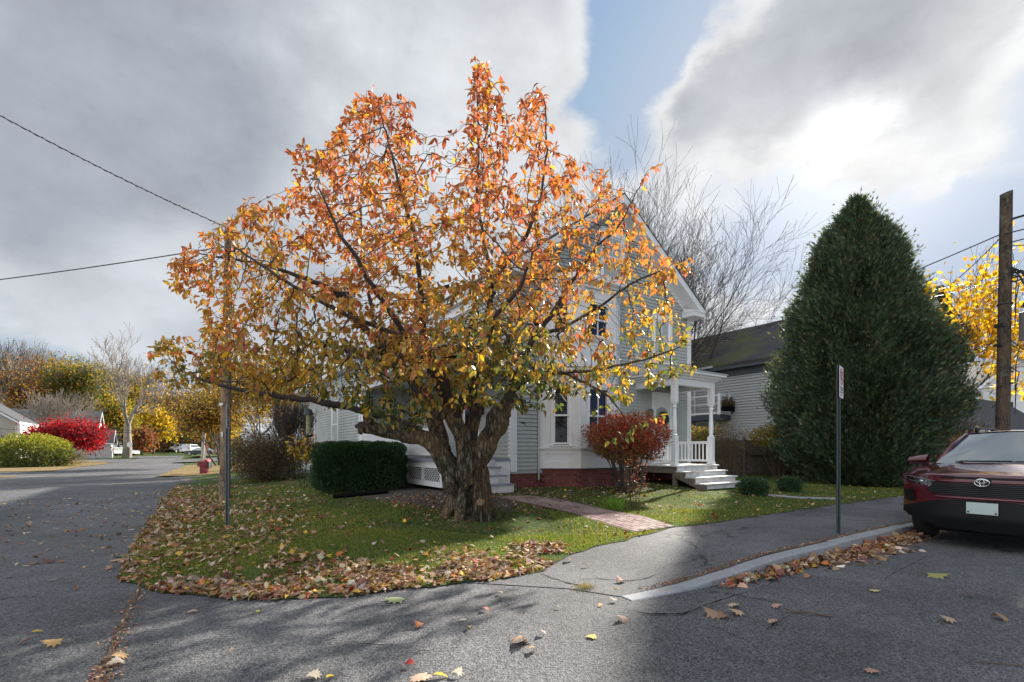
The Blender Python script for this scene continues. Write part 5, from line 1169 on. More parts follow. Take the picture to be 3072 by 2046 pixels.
m = MB(); c = Vector(pw(1440,1508,7.78)); m.tube([c+Vector((0,.16,-.02)), c+Vector((0,.03,0)), c+Vector((.01,.015,.006))], [.07,.06,.052], 14); m.build('cut_stub', mat('cut_wood', (.24,.15,.09), .9, .3, 30), TREE, smooth=False)
# leaves
tipw = np.flatnonzero((lvl <= 5) & (np.arange(len(pos)) >= n0-0)); 
tipw = np.concatenate([tipw, np.flatnonzero((lvl <= 5) & (np.arange(len(pos)) < n0) & (R < .012))])
bare = (pos[:, 2] > 4.9) & (np.sin(pos[:, 1]*5+pos[:, 2]*3) > .1) & (((pos[:, 0]/pos[:, 1]*F+CX) > 1265) & ((pos[:, 0]/pos[:, 1]*F+CX) < 1392))
px_all = pos[:, 0]/pos[:, 1]*F+CX
tw = []
for i in tipw:
    if bare[i]: continue
    k = 4 if lvl[i] == 0 else 2
    if rng.random() < .05: continue
    tw += [i]*k
tw = np.array(tw); n = len(tw); pd = pos[tw]-pos[par[tw]]
f = rng.random(n)[:, None]; lp = pos[tw]-pd*f
out = unit(lp-np.array([-.7, 8.1, 3.2])); side = rdir(n)
ld = unit(pd)*.25+side*.75+out*.25+np.array([0, 0, -.55])*rng.uniform(.0, 1.9, (n, 1)); ld = unit(ld)
lp = lp+unit(side*1.0+np.array([0, 0, -.6]))*rng.uniform(.01, .035, (n, 1))
nr_ = unit(rdir(n)*.8+np.array([0,0,1.0])+out*.5)
sz = rng.uniform(.062, .138, n)
yp = HY-(lp[:, 2]-CH)/lp[:, 1]*F; xp = lp[:, 0]/lp[:, 1]*F+CX
t = 1.03-(yp-180)/1060 + rng.normal(0, .15, n) + .10*np.sin(lp[:, 0]*2.3+lp[:, 2]*1.7) + .16*np.clip((1300-xp)/800, -.2, 1)*np.clip((yp-700)/400, 0, 1) + .02*np.clip((xp-1500)/300, 0, 1) - .12*(lp[:, 1]-8)/2.5*.5
cols = pal_ramp(t, [(-.05,(.08,.14,.035)), (.07,(.20,.21,.035)), (.17,(.42,.32,.035)), (.34,(.50,.27,.03)), (.55,(.49,.185,.035)), (.78,(.45,.135,.04)), (1.0,(.40,.095,.04))])
cols = cols*.88+cols.mean(1, keepdims=True)*.12; cols *= rng.uniform(.72, 1.2, (n, 1)); mixy = rng.random(n) < .07; cols[mixy] = np.array([.66,.42,.04])*rng.uniform(.7, 1.1, (mixy.sum(), 1))
pk = (rng.random(n) < .10) & (t > .3); cols[pk] = np.array([.60,.16,.12])*rng.uniform(.8, 1.1, (pk.sum(), 1))
print('tree nodes', len(pos), 'leaves', n)
instances('foliage', T_LEAF, lp, ld, nr_, sz, sz*rng.uniform(.48,.68,n), cols, M['leaf'], TREE, rng.normal(1, .9, n), True)
fe = thing('bird_feeder', 'dark green and yellow caged bird feeder hanging from the left branch', 'bird feeder', pw(925, 1268, 7.6)); m = MB()
m.lathe((0,0,.12), [(.02,.10),(.06,.08),(.075,.0)], 12); m.build('lid', M['steel_green'], fe); m = MB(); m.lathe((0,0,-.17), [(.034,0),(.034,.29)], 12); m.build('seed_tube', mat('seed_tube', (.35,.33,.16), .4), fe)
m = MB()
for k in range(10): q = 2*PI*k/10; m.tube([(.07*math.cos(q), .07*math.sin(q), -.2), (.07*math.cos(q), .07*math.sin(q), .12)], .0025, 4)
for z in (-.2,-.12,-.04,.04,.12): m.tube([(.07*math.cos(2*PI*k/12), .07*math.sin(2*PI*k/12), z) for k in range(13)], .0025, 4)
m.lathe((0,0,-.23), [(.03,0),(.075,.02),(.075,.04)], 12); m.build('cage', M['black'], fe); m = MB(); m.tube([(0,0,.2),(.01,0,.36),(0,.0,.50)], .002, 4); m.build('hanger', M['wire'], fe)
# ---------------------------------------------------------------- recursive trees for everything further away
def grow(seed, h, spread=.5, levels=5, r0=.2, trunk=.25, kids=3, tip=.01, upw=.25, lean=(0,0), stems=1, wob=.12, ratio=.74, rr=.62, segs=4):
    rs = random.Random(seed); tubes = []; tips = []
    def br(p, d, L, r, lev):
        pts = [p]; rad = [r]; q = p; dd = d.copy()
        for k in range(segs):
            dd = (dd+Vector((rs.gauss(0, wob), rs.gauss(0, wob), rs.gauss(0, wob)+upw*.2))).normalized(); q = q+dd*(L/segs); pts.append(q); rad.append(r*(1-.38*(k+1)/segs))
            if lev < levels and lev > 0 and k in (1, 2) and rs.random() < .75: sub(q, dd, L*.62, rad[-1]*.55, lev+1, rs.uniform(.5, .95)*spread*1.5)
        tubes.append((pts, [max(x, tip) for x in rad]))
        if lev >= levels-1: tips.extend((pts[j], dd, lev) for j in range(2 if lev < levels else 1, len(pts)))
        if lev < levels:
            k = kids if lev > 0 else kids+1
            a0 = rs.uniform(0, 2*PI)
            for j in range(k): sub(q, dd, L*ratio*rs.uniform(.8, 1.15), rad[-1]*(.95 if j == 0 else .8)*(.85), lev+1, spread*rs.uniform(.5, 1.1), a0+2*PI*j/k+rs.uniform(-.4,.4))
    def sub(q, dd, L, r, lev, ang, az=None):
        az = rs.uniform(0, 2*PI) if az is None else az
        a = dd.orthogonal().normalized(); b = dd.cross(a); v = (dd*math.cos(ang)+(a*math.cos(az)+b*math.sin(az))*math.sin(ang)); v.z += upw*.5
        br(q, v.normalized(), L, r, lev)
    tot = sum(ratio**k for k in range(levels+1)); L0 = h/tot*1.15
    for s in range(stems):
        if stems == 1: br(Vector((0,0,-.2)), Vector((lean[0], lean[1], 1)).normalized(), L0*(1+trunk), r0, 0)
        else:
            a = 2*PI*s/stems+rs.uniform(-.3,.3); sp_ = spread*rs.uniform(.3, 1.0); br(Vector((.1*math.cos(a), .1*math.sin(a), -.2)), Vector((math.cos(a)*sp_+lean[0], math.sin(a)*sp_+lean[1], 1)).normalized(), L0*1.2, r0*rs.uniform(.6, 1), 0)
    top = max(p.z for pts, _ in tubes for p in pts); k = h/top
    tubes = [([Vector((p.x, p.y, p.z))*k for p in pts], r) for pts, r in tubes]
    return tubes, [(p*k, d, l) for p, d, l in tips]
def tree(name, label, cat, loc, h, seed, bark, leaves=None, group=None, xs=1.0, **kw):
    T = thing(name, label, cat, loc, 0, group); tubes, tips = grow(seed, h, **kw); m = MB()
    for pts, r in tubes:
        mx = max(r); m.tube([(p.x*xs, p.y*xs, p.z) for p in pts], r, 8 if mx > h*.008 else 4 if mx > h*.003 else 3, cap=False)
    m.build('trunk', bark, T, smooth=True)
    if leaves:
        n, L_, W_, pal, pw_, spr, tp = leaves[:7]; mt = leaves[7] if len(leaves) > 7 else M['leaf_far']
        tp_ = np.array([(p.x*xs, p.y*xs, p.z) for p, d, l in tips]); idx = rng.integers(0, len(tp_), n)
        p = tp_[idx]+rng.normal(0, spr, (n, 3))
        p[:, 2] = np.maximum(p[:, 2], .15)
        cl = pick(pal, n, pw_, .15)*(.8+.4*rng.random(len(tp_))[idx])[:, None]
        instances('crown', tp, p, rdir(n)+np.array([0,0,-.4]), rdir(n)+np.array([0,0,.6]), rng.uniform(.7,1.3,n)*L_, W_, cl, mt, T)
    return T
OR, YE, GO, GR, OL, RU, BN = (.33,.15,.03),(.42,.30,.03),(.34,.22,.035),(.075,.11,.03),(.18,.18,.04),(.26,.10,.03),(.17,.12,.075)
def at(x, Y, dz=0): z = lz(*pw(x, HY, Y)[:2]) if x > 640 else float(base(Y)); return (*pw(x, HY, Y)[:2], z+dz)
# the tall bare tree behind the house
tree('bare_maple', 'large leafless multi-stemmed tree rising behind the house roof', 'tree', at(1900, 27), 18.3, 5, M['bark_bare'], None, None, .88, spread=.46, levels=6, r0=.26, stems=11, kids=2, tip=.0062, upw=.10, wob=.085, ratio=.82, rr=.6)
# tall bare tree by the far garage
tree('tall_bare_tree', 'tall bare pale-trunked tree beside the stop sign across the street', 'tree', (*pw(380, HY, 70)[:2], .1), 19.5, 23, M['bark_pale'], None, None, .72, spread=.55, levels=6, r0=.62, trunk=1.1, kids=2, tip=.022, upw=.14, wob=.10, ratio=.78)
far = [ # x, Y, height, colour set, leaves n, label
 (-60,95,24,[BN],0,'leafless grey tree at the far left edge of the wood'),
 (25,104,25,[BN,(.3,.25,.15)],350,'thinly leaved grey tree behind the house with the red chimney'),
 (80,88,17,[RU,BN,GO],1500,'russet tree between the two grey roofs'),
 (105,112,27,[BN,OL],300,'tall leafless tree left of the orange one'),
 (168,100,21,[OR,GO,RU],3800,'round orange tree above the long grey roof'),
 (215,120,25,[GO,YE,BN],1500,'pale gold tree rising behind the orange one'),
 (268,98,19.5,[GR,OL,GO],4200,'dark green tree with golden top right of the orange tree'),
 (330,108,20,[OL,GO,YE],2600,'olive gold tree behind the tall bare trunk'),
 (400,118,20,[OL,YE,GO],2600,'olive yellow tree right of the tall bare trunk'),
 (455,112,16,[BN,GO],1200,'sparse brown tree right of the bare trunk'),
 (360,88,11,[YE,OL],2600,'low yellow-green tree between garage and bare trunk'),
 (460,98,9.5,[YE,(.6,.46,.03)],3400,'bright yellow tree behind the parked white sedan'),
 (520,116,13.5,[YE,OL,GR],3400,'yellow-green tree overhanging the end of the street'),
 (575,128,14.5,[YE,GO,OL],3400,'golden tree above the far garage'),
 (425,92,4.6,[RU,BN,(.3,.08,.04)],1500,'low rusty bush by the road bend'),
 (640,75,9,[YE,GO],2400,'yellow tree right of the leaning pole pair'),
]
for i, (x, Y, h, pal, nl, lab) in enumerate(far):
    tree('woodland_tree', lab, 'tree', at(x, Y), h, 40+i, M['bark_pale'] if i % 3 == 0 else M['bark_bare'], (int(nl*2.0), .42, .30, pal, None, .75, T_DIA) if nl else None, 'trees of the wood across the street', .8,
         spread=.5, levels=5, r0=.24, trunk=.6, kids=3, tip=.028, upw=.2, wob=.09, ratio=.78)
# a dense understorey that closes the wood
n = 16000; xx = rng.uniform(-420, 720, n); Yd = rng.uniform(112, 140, n); zt = rng.random(n)**1.3*np.interp(xx, [-420,200,420,560,720], [17,15,12,9,9])
p = np.stack([(xx-CX)/F*Yd, Yd, base(Yd)+zt], 1)
cl = pick([BN, OL, GO, (.12,.10,.07), (.14,.13,.10), RU], n, [4,2,1.5,4,4,1], .2)
tag(instances('distant_wood', T_DIA, p, rdir(n), rdir(n), rng.uniform(.8,1.6,n), .8, cl, M['leaf_far']), 'far brownish wood closing the view', 'wood', None, 'stuff')
# bare shrubby tree in front of the long roof
tree('bare_shrub_tree', 'pale leafless vase-shaped tree in front of the long grey roof', 'tree', (*pw(170, HY, 60)[:2], .15), 9.0, 77, M['bark_pale'], None, None, 1.0, spread=.5, levels=4, r0=.10, stems=5, kids=3, tip=.014, upw=.2, wob=.07)
# yellow tree behind the utility pole, garden side
tree('yellow_street_tree', 'golden yellow tree behind the left utility pole', 'tree', at(790, 27), 6.6, 91, M['bark_bare'], (12000, .15, .10, [GO,YE,OR,OL], [3,3,1.6,1], .36, T_LEAF, M['leaf']), None, 1.45, spread=.6, levels=5, r0=.10, stems=3, kids=3, tip=.008)
tree('yellow_street_tree', 'amber tree left of the pole beyond the mailbox', 'tree', at(655, 36), 6.2, 92, M['bark_bare'], (7000, .17, .12, [GO,YE,OR], None, .35, T_LEAF, M['leaf']), None, 1.0, spread=.6, levels=5, r0=.10, stems=3, kids=3, tip=.01)
tree('upright_brown_shrub', 'tall leafless upright shrub at the corner of the wing', 'shrub', at(872, 17.2), 3.1, 93, M['bark_bare'], (260, .09, .06, [GO,OR], None, .1, T_LEAF, M['leaf']), None, .7, spread=.3, levels=4, r0=.028, stems=9, kids=3, tip=.004, upw=.3)
tree('yellow_sapling', 'small yellow and orange leaved sapling left of the clipped hedge', 'shrub', at(912, 13.6), 1.75, 94, M['twig'], (330, .10, .07, [YE,(.6,.5,.05),OR], None, .08, T_LEAF, M['leaf']), None, .8, spread=.35, levels=3, r0=.012, stems=6, kids=3, tip=.003)
# yellow maple on the right
tree('yellow_maple', 'bright yellow maple between the evergreen and the right utility pole', 'tree', (13.1, 14.6, .2), 7.3, 31, M['twig'], (2300, .14, .13, [(.74,.56,.03),(.72,.50,.03),(.62,.36,.04)], None, .22, T_MAPLE, M['leaf']), None, .95, spread=.55, levels=5, r0=.07, trunk=.3, kids=3, tip=.004, upw=.22)
# ---------------------------------------------------------------- shrubs
def shrub(name, label, loc, rad_, zc, n, L_, W_, colf, mt, tp=T_DIA, stems=14, sr=.012, shell=.35, cat='shrub', group=None, box=0, sub=3, smat='twig', up=0.0, base_r=.12):
    T = thing(name, label, cat, loc, 0, group); rx, ry, rz_ = rad_
    d = rdir(n)
    if box: d = d/(np.abs(d)**7).sum(1, keepdims=True)**(1/7)
    lump = 1+.10*np.sin(d[:, 0]*7+d[:, 2]*5)+.08*np.sin(d[:, 1]*9+3*d[:, 2])*(0 if box else 1) if not box else 1+.025*np.sin(d[:, 0]*17+d[:, 2]*13)
    k = (1-shell*rng.random(n)**1.4)*lump
    p = d*k[:, None]*np.array([rx, ry, rz_])+np.array([0, 0, zc]); okz = p[:, 2] > .03; p = p[okz]; d = d[okz]; n = len(p)
    instances('foliage', tp, p, unit(d*.8+rdir(n)*.9+np.array([0,0,up])), rdir(n), rng.uniform(.7,1.3,n)*L_, W_, colf(p, n), mt, T)
    if stems:
        m = MB()
        for i in range(stems):
            a = 2*PI*i/stems+random.uniform(-.2,.2); q = random.uniform(.25, .85)
            e = Vector((math.cos(a)*rx*q, math.sin(a)*ry*q, zc+rz_*random.uniform(.1, .6))); b = Vector((math.cos(a)*base_r, math.sin(a)*base_r, -.05)); mid = b.lerp(e, .45)+Vector((random.gauss(0,.06), random.gauss(0,.06), .08))
            m.tube([b, mid, e], [sr, sr*.8, sr*.4], 5)
            for s in range(sub*2):
                c = mid.lerp(e, random.uniform(0, .8)); f_ = c+Vector((random.gauss(0, rx*.33), random.gauss(0, ry*.33), rz_*random.uniform(.15,.6))); m.tube([c, c.lerp(f_, .5)+Vector((0,0,.03)), f_], [sr*.5, sr*.35, sr*.2], 3, cap=False)
        m.build('stems', M[smat], T)
    return T
X, Y, Z = gpix(1062, 1478)
def hedgecol(p, n): return pick([(.016,.05,.018),(.022,.065,.02),(.035,.085,.025)], n, None, .2)
h_ = shrub('clipped_hedge', 'dark green clipped box-shaped yew hedge left of the tree trunk', (X, Y+.55, Z), (1.06,.72,.60), .60, 75000, .055, .02, hedgecol, M['needle'], T_DIA, 0, shell=.5, cat='hedge', box=3.2, up=.3)
h_.rotation_euler = (0, 0, .10)
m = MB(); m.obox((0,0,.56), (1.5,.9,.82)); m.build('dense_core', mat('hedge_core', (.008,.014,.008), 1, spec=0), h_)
m = MB(); a = gpix(1000,1496); b = gpix(1165,1480); m.tube([(a[0],a[1],a[2]+.05),(b[0],b[1],b[2]+.05)], .055, 6); tag(m.build('edging_timber', M['void']), 'dark timber edging at the foot of the clipped hedge', 'edging')
X, Y, Z = at(800, 17.5); brn = lambda p, n: pick([(.12,.085,.065),(.17,.12,.09),(.20,.16,.07),(.09,.07,.055)], n, None, .2)
s_ = shrub('round_brown_shrub', 'large rounded brown twiggy shrub beside the driveway', (X, Y, Z), (1.4,1.3,.95), .85, 26000, .075, .026, brn, M['leaf_far'], T_DIA, 30, .010, .75, sub=7)
Lr = lambda p, n: np.where((p[:, 2]+.35*p[:, 0]+rng.normal(0,.22,n) > 1.02)[:, None], pick([(.38,.05,.05),(.44,.13,.06),(.32,.12,.05)], n, None, .2), pick([(.26,.18,.06),(.30,.14,.06),(.20,.17,.06),(.34,.10,.06)], n, [3,3,2,2], .2))
X, Y, Z = gpix(1868, 1478); shrub('burning_bush', 'rounded red and green burning bush in front of the bay window', (X+.1, Y+.1, Z), (.98,.9,.62), 1.30, 10500, .068, .03, Lr, M['leaf'], T_LEAF, 22, .016, .6, sub=6, base_r=.13)
X, Y, Z = gpix(1905, 1528); T = thing('thin_bare_shrub', 'thin leafless shrub with a few red leaves right of the burning bush', 'shrub', (X, Y, Z)); m = MB()
for i in range(14):
    a = random.uniform(0, 2*PI); e = Vector((math.cos(a)*.22, math.sin(a)*.22, random.uniform(.5, .95))); b = Vector((math.cos(a)*.05, math.sin(a)*.05, -.03)); q = b.lerp(e,.6)+Vector((0,0,.05)); m.tube([b, q, e], [.006,.004,.002], 4, cap=False)
    for s in range(2): m.tube([q, q+Vector((random.gauss(0,.12), random.gauss(0,.12), .2))], [.003,.0015], 3, cap=False)
m.build('stems', M['stick'], T); n = 130; p = np.stack([rng.normal(0,.16,n), rng.normal(0,.16,n), rng.uniform(.25,.95,n)], 1); instances('leaves', T_LEAF, p, rdir(n), rdir(n), .035, .015, pick([(.4,.06,.06),(.35,.15,.06)], n), M['leaf'], T)
grn = lambda p, n: pick([(.02,.055,.02),(.035,.08,.03),(.05,.10,.05)], n, None, .2)
X, Y, Z = gpix(2258, 1486); shrub('small_juniper', 'small round dark green shrub beside the porch steps', (X, Y, Z), (.36,.32,.22), .18, 3500, .07, .02, grn, M['needle'], T_DIA, 0, shell=.6, up=.4)
X, Y, Z = gpix(2370, 1474); shrub('small_juniper', 'smaller dark shrub left of the sign post under the evergreen', (X, Y, Z), (.30,.28,.24), .16, 2200, .08, .02, grn, M['needle'], T_DIA, 0, shell=.7, up=.4)
m = MB(); pts = [gpix(2285,1487), gpix(2400,1497), gpix(2505,1500)]; m.tube([(q[0], q[1], q[2]+.02) for q in pts], .04, 6); tag(m.build('bed_edging', M['granite']), 'pale stone edging between lawn and bed by the juniper', 'edging')
# climbers and brush over the fence
dry = lambda p, n: pick([(.13,.10,.07),(.18,.14,.10),(.20,.17,.05),(.10,.08,.06)], n, None, .2)
yl = lambda p, n: pick([(.28,.23,.04),(.20,.18,.05),(.34,.27,.04),(.14,.10,.06)], n, None, .2)
X, Y, Z = gpix(2180, 1432); shrub('dry_brush', 'dry beige brush behind the porch post', (X, Y-.15, Z), (.7,.5,1.0), 1.0, 2600, .07, .015, dry, M['leaf_far'], T_DIA, 40, .008, .9, sub=5, smat='stick')
X, Y, Z = gpix(2300, 1434); shrub('yellow_vine', 'yellowing vine hanging over the brown fence', (X+.35, Y-.1, Z), (1.15,.5,.42), 1.45, 3400, .09, .03, yl, M['leaf_far'], T_LEAF, 16, .008, .8, sub=5, smat='stick')
X, Y, Z = gpix(2130, 1430); shrub('yellow_vine', 'yellow-green vine on the fence seen through the porch railing', (X-.2, Y+.2, Z), (.8,.4,.3), 1.5, 1500, .09, .03, yl, M['leaf_far'], T_LEAF, 8, .008, .8, sub=3, smat='stick')
X, Y = pw(2850, HY, 15.2)[:2]; shrub('orange_bush', 'orange and yellow bush behind the suv mirror', (X, Y, .2), (1.3,1.0,.85), .85, 3200, .10, .05, lambda p, n: pick([(.45,.18,.05),(.50,.32,.06),(.30,.28,.05),(.4,.25,.15)], n, None, .2), M['leaf'], T_LEAF, 12, .01, .6, sub=3)
X, Y = pw(2960, HY, 22)[:2]; tree('bare_bush', 'leafless thorny bush in front of the white house', 'shrub', (X-1.6, Y, .2), 3.0, 61, M['bark_bare'], (250, .1, .06, [OR,BN], None, .15, T_LEAF), None, 1.0, spread=.5, levels=4, r0=.03, stems=7, kids=3, tip=.006)
# left side of the street
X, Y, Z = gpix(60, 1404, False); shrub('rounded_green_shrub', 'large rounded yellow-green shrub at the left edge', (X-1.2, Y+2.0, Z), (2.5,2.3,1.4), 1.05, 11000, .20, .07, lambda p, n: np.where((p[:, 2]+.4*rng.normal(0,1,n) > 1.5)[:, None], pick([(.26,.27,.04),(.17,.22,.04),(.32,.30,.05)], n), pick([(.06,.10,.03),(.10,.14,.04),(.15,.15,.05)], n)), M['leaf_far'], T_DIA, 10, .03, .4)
X, Y, Z = gpix(155, 1400, False); shrub('straggly_shrub', 'brownish straggly low shrub right of the rounded green one', (X-.2, Y+1, Z), (1.9,1.3,.8), .6, 3000, .13, .04, lambda p, n: pick([(.18,.13,.09),(.22,.2,.07),(.13,.1,.07)], n), M['leaf_far'], T_DIA, 26, .014, .8, sub=5)
RD = [(.30,.010,.024),(.36,.018,.03),(.22,.008,.02),(.38,.045,.03)]
X, Y, Z = gpix(217, 1390.5, False)
T = tree('red_maple', 'low spreading crimson maple across the street', 'tree', (X, Y, Z), 4.3, 12, M['bark_bare'], (11500, .22, .15, RD, [4,4,3,1], .40, T_DIA), None, 1.45, spread=.75, levels=5, r0=.09, trunk=-.45, kids=4, tip=.01, upw=.05, wob=.10)
# ---------------------------------------------------------------- big evergreen
n = 170000; cx_, cy_ = pw(2572, HY, 16)[:2]; zz = np.array([.2,.8,1.9,2.8,3.9,5.1,6.0,7.4,8.3,9.0,9.7]); rr_ = np.array([1.5,1.95,2.35,2.62,2.6,2.32,1.98,1.42,.98,.45,.05])
z = rng.uniform(.2, 9.7, n*2); rz0 = np.interp(z, zz, rr_); ok = rng.random(n*2) < (rz0/3.3)**1.0; z = z[ok][:n]; rz0 = rz0[ok][:n]; n = len(z)
th = rng.uniform(0, 2*PI, n)
pk_ = rng.uniform(0, 1, (70, 2)); lump = np.full(n, .80)
for q0, q1 in pk_:
    zc_ = .5+q1**.8*8.7; tc0 = q0*2*PI; dt = (th-tc0+PI) % (2*PI)-PI; wz = 1.1; rzz = np.interp(zc_, zz, rr_)+.2
    lump = np.maximum(lump, .80+.30*np.exp(-(dt*rzz/.42)**2)*np.clip(1-np.abs(z-zc_)/wz, 0, 1)**.6)
lump *= 1+.07*np.sin(2*th+.9*z+.6)+.06*np.sin(5*th-1.7*z)+.05*np.sin(3.1*z+th)
crev = np.maximum(0, np.sin(9*th+1.5*np.sin(z*1.3))*np.sin(z*1.9+2*th))      # dark crevices between the plumes
r = rz0*lump*(1-.5*rng.random(n)**1.5-.20*crev)+rng.normal(0, .07, n)+(rng.random(n) < .07)*rng.random(n)*.42
p = np.stack([r*np.cos(th), r*np.sin(th)*.95, z], 1)
o_ = np.stack([np.cos(th), np.sin(th), np.full(n, .95)], 1)
EV = thing('evergreen_tree', 'massive dark green conical arborvitae left of the parked suv', 'tree', (cx_, cy_, 0))
cl = pick([(.045,.075,.048),(.068,.105,.06),(.10,.14,.078),(.15,.16,.09)], n, [3,4,3,1.4], .25)
instances('crown', T_SPRAY, p, unit(o_+rdir(n)*.55), unit(rdir(n)+np.stack([-np.sin(th), np.cos(th), 0*th], 1)), rng.uniform(.11,.26,n), rng.uniform(.07,.13,n), cl, M['needle'], EV, rng.normal(1,.8,n))
m = MB(); m.tube([(0,0,-.2),(0,0,3),(0.05,0,6.5),(0,0,9.2)], [.24,.2,.1,.02], 10)
for i in range(60):
    a = random.uniform(0, 2*PI); z0 = random.uniform(.4, 8); q = float(np.interp(z0+.9, zz, rr_))*.75; m.tube([(0,0,z0), (q*.6*math.cos(a), q*.6*math.sin(a), z0+.45), (q*math.cos(a), q*math.sin(a), z0+1.1)], [.035,.022,.008], 5)
m.build('trunk', M['bark_bare'], EV)
# ---------------------------------------------------------------- parked suv (local x runs back from the bumper, y towards the kerb)
def paint(name, col, coat=1.0):
    m, nt, N, L, P = newmat(name); P.inputs['Base Color'].default_value = (*col, 1); P.inputs['Metallic'].default_value = .35
    P.inputs['Roughness'].default_value = .32; P.inputs['Coat Weight'].default_value = coat; P.inputs['Coat Roughness'].default_value = .04
    n = tex(nt, 'noise', 400, 2); L.new(ramp(nt, n.outputs[0], [(.3, tuple(k*.85 for k in col)), (.7, tuple(min(1, k*1.15) for k in col))]), P.inputs['Base Color'])
    return m
RED_P = paint('dark_red_car_paint', (.085,.004,.014)); PLAS = mat('black_plastic', (.0045,.005,.007), .45, .15, 20, spec=.3); TYRE = mat('tyre_rubber', (.012,.012,.012), .8, .1)
CHR = mat('chrome', (.75,.75,.76), .12, .02, metal=1); CGL = mat('windscreen_glass', (.02,.04,.042), .03, .05, spec=.5, coat=1.0); CGL.node_tree.nodes['Principled BSDF'].inputs['IOR'].default_value = 3.0; LENS = mat('headlight_lens', (.012,.015,.02), .06, .1, spec=.9, coat=1.0)
LED = mat('lamp_reflector', (.55,.58,.62), .15, .05, metal=.9); PLATE = mat('licence_plate_white', (.42,.50,.49), .45, .03)
S = thing('parked_suv', 'dark red suv parked at the kerb at the right edge', 'suv', (6.11, 6.28, 0), ANG)
def fx(y, z): a = abs(y)/.93; return .02+.30*a**3.0+.10*max(0, z-.82)**1.2*2+.05*(z < .0)
def fxl(y, z): return fx(y, .6)-.004+.25*max(0, .42-z)
def hoodz(t, y): return .985+.165*t**.75-.050*(abs(y)/.88)**3+.012*math.exp(-((abs(y)-.62+.12*t)/.05)**2)
def hx(t, y): x0 = fx(y, .985)+.012; return x0+(1.27-.10*(abs(y)/.8)**2-x0)*t
m = MB(); m.grid(lambda u, v: (fx(-.93+1.86*u, .48+.505*v), -.93+1.86*u, .48+.505*v), 48, 12)
m.grid(lambda u, v: (hx(v, -.9+1.8*u), -.9+1.8*u-(0), hoodz(v, -.9+1.8*u)-(.03 if v < .02 else 0)), 48, 22)
# side panels with wheel arches
def sideprof():
    p = [(.33,.60),(.32,.98),(.75,1.05),(1.28,1.10),(4.3,1.13),(4.55,1.02),(4.58,.45),(4.30,.38)]
    for cx in (3.62, .94):
        p += [(cx+.43*math.cos(q), .37+.43*math.sin(q)) for q in np.linspace(-.05, PI+.05, 14)]
    return p+[(.45,.40)]
for s in (1, -1):
    m.prism(sideprof(), lambda u, w, z, s=s: (u, s*(.86+w), z), 0, .07)
m.build('body', RED_P, S, smooth=False)
bpy.context.view_layer.update()
for p in S.children[0].data.polygons: p.use_smooth = p.index < 48*12+48*22
bt = lambda y: .615+.05*math.exp(-(y/.5)**4)-.10*max(0, (abs(y)-.55)/.38)
m = MB(); bb_ = lambda y: .26+.17*max(0, (abs(y)-.40)/.53)**1.2
m.grid(lambda u, v: (fxl(-.93+1.86*u, bb_(-.93+1.86*u)+(bt(-.93+1.86*u)-bb_(-.93+1.86*u))*v), -.93+1.86*u, bb_(-.93+1.86*u)+(bt(-.93+1.86*u)-bb_(-.93+1.86*u))*v), 40, 10); m.box(.1, 4.4, -.52, .52, .22, .34); m.build('lower_bumper', PLAS, S, smooth=True)
# grille: black hexagon between two red bars
def hexy(z): return .60-.16*abs((z-.78)/.07)**1.3 if z < .78 else .60-1.0*(z-.78)
m = MB(); m.grid(lambda u, v: (fx((2*u-1)*hexy(.715+.17*v), .8)-.012, (2*u-1)*hexy(.715+.17*v), .715+.17*v), 30, 8); g_ = m.build('grille', PLAS, S, smooth=True)
m = MB()
for z in (.735,.76,.785,.81,.835,.86):
    h = hexy(z)-.02; m.tube([(fx(y, .8)-.018, y, z) for y in np.linspace(-h, h, 21)], .004, 4)
m.build('grille_bar', mat('grille_bar_black', (.03,.03,.035), .3, .1), g_)
m = MB()
for zc, r, off, hw in ((.905,.016,-.014,.46), (.690,.020,-.024,.50)): m.tube([(fx(y, zc)+off, y, zc) for y in np.linspace(-hw, hw, 25)], [r*(.3 if abs(y) > hw*.96 else 1) for y in np.linspace(-hw, hw, 25)], 8)
m.build('front_bar', RED_P, S, smooth=True)
m = MB(); m.grid(lambda u, v: (fx((2*u-1)*.44, .8)-.006, (2*u-1)*.44, .945+.028*v), 20, 2); m.build('hood_gap', PLAS, S)
m = MB()
def ring(cx, cz, a, b, r, x): m.tube([(x, cx+a*math.cos(q), cz+b*math.sin(q)) for q in np.linspace(0, 2*PI, 33)], r, 6, cap=False)
m.lathe((0,0,0), [(0.0001,0),(.001,0)], 3); m = MB()
ring(0, .905, .072, .048, .006, -.018); ring(0, .905, .022, .045, .005, -.020); ring(0, .922, .052, .022, .005, -.020); m.build('emblem', CHR, S, smooth=True)
m = MB(); m.add([(-.008, .082*math.cos(q), .905+.058*math.sin(q)) for q in np.linspace(0, 2*PI, 33)[:-1]]+[(.03, .088*math.cos(q), .905+.062*math.sin(q)) for q in np.linspace(0, 2*PI, 33)[:-1]], [tuple(range(32))]+[(i, (i+1) % 32, (i+1) % 32+32, i+32) for i in range(32)]); m.build('emblem_base', PLAS, S)
m = MB(); m.box(-.022, -.014, -.153, .153, .492, .644); pl_ = m.build('licence_plate', PLATE, S, bevel=.004)
m = MB()
for a, b in ((-.153,.153),): m.box(-.024, -.022, -.145, -.12, .505, .525); m.box(-.024, -.022, .118, .143, .505, .53)
m.build('plate_sticker', M['signink'], pl_)
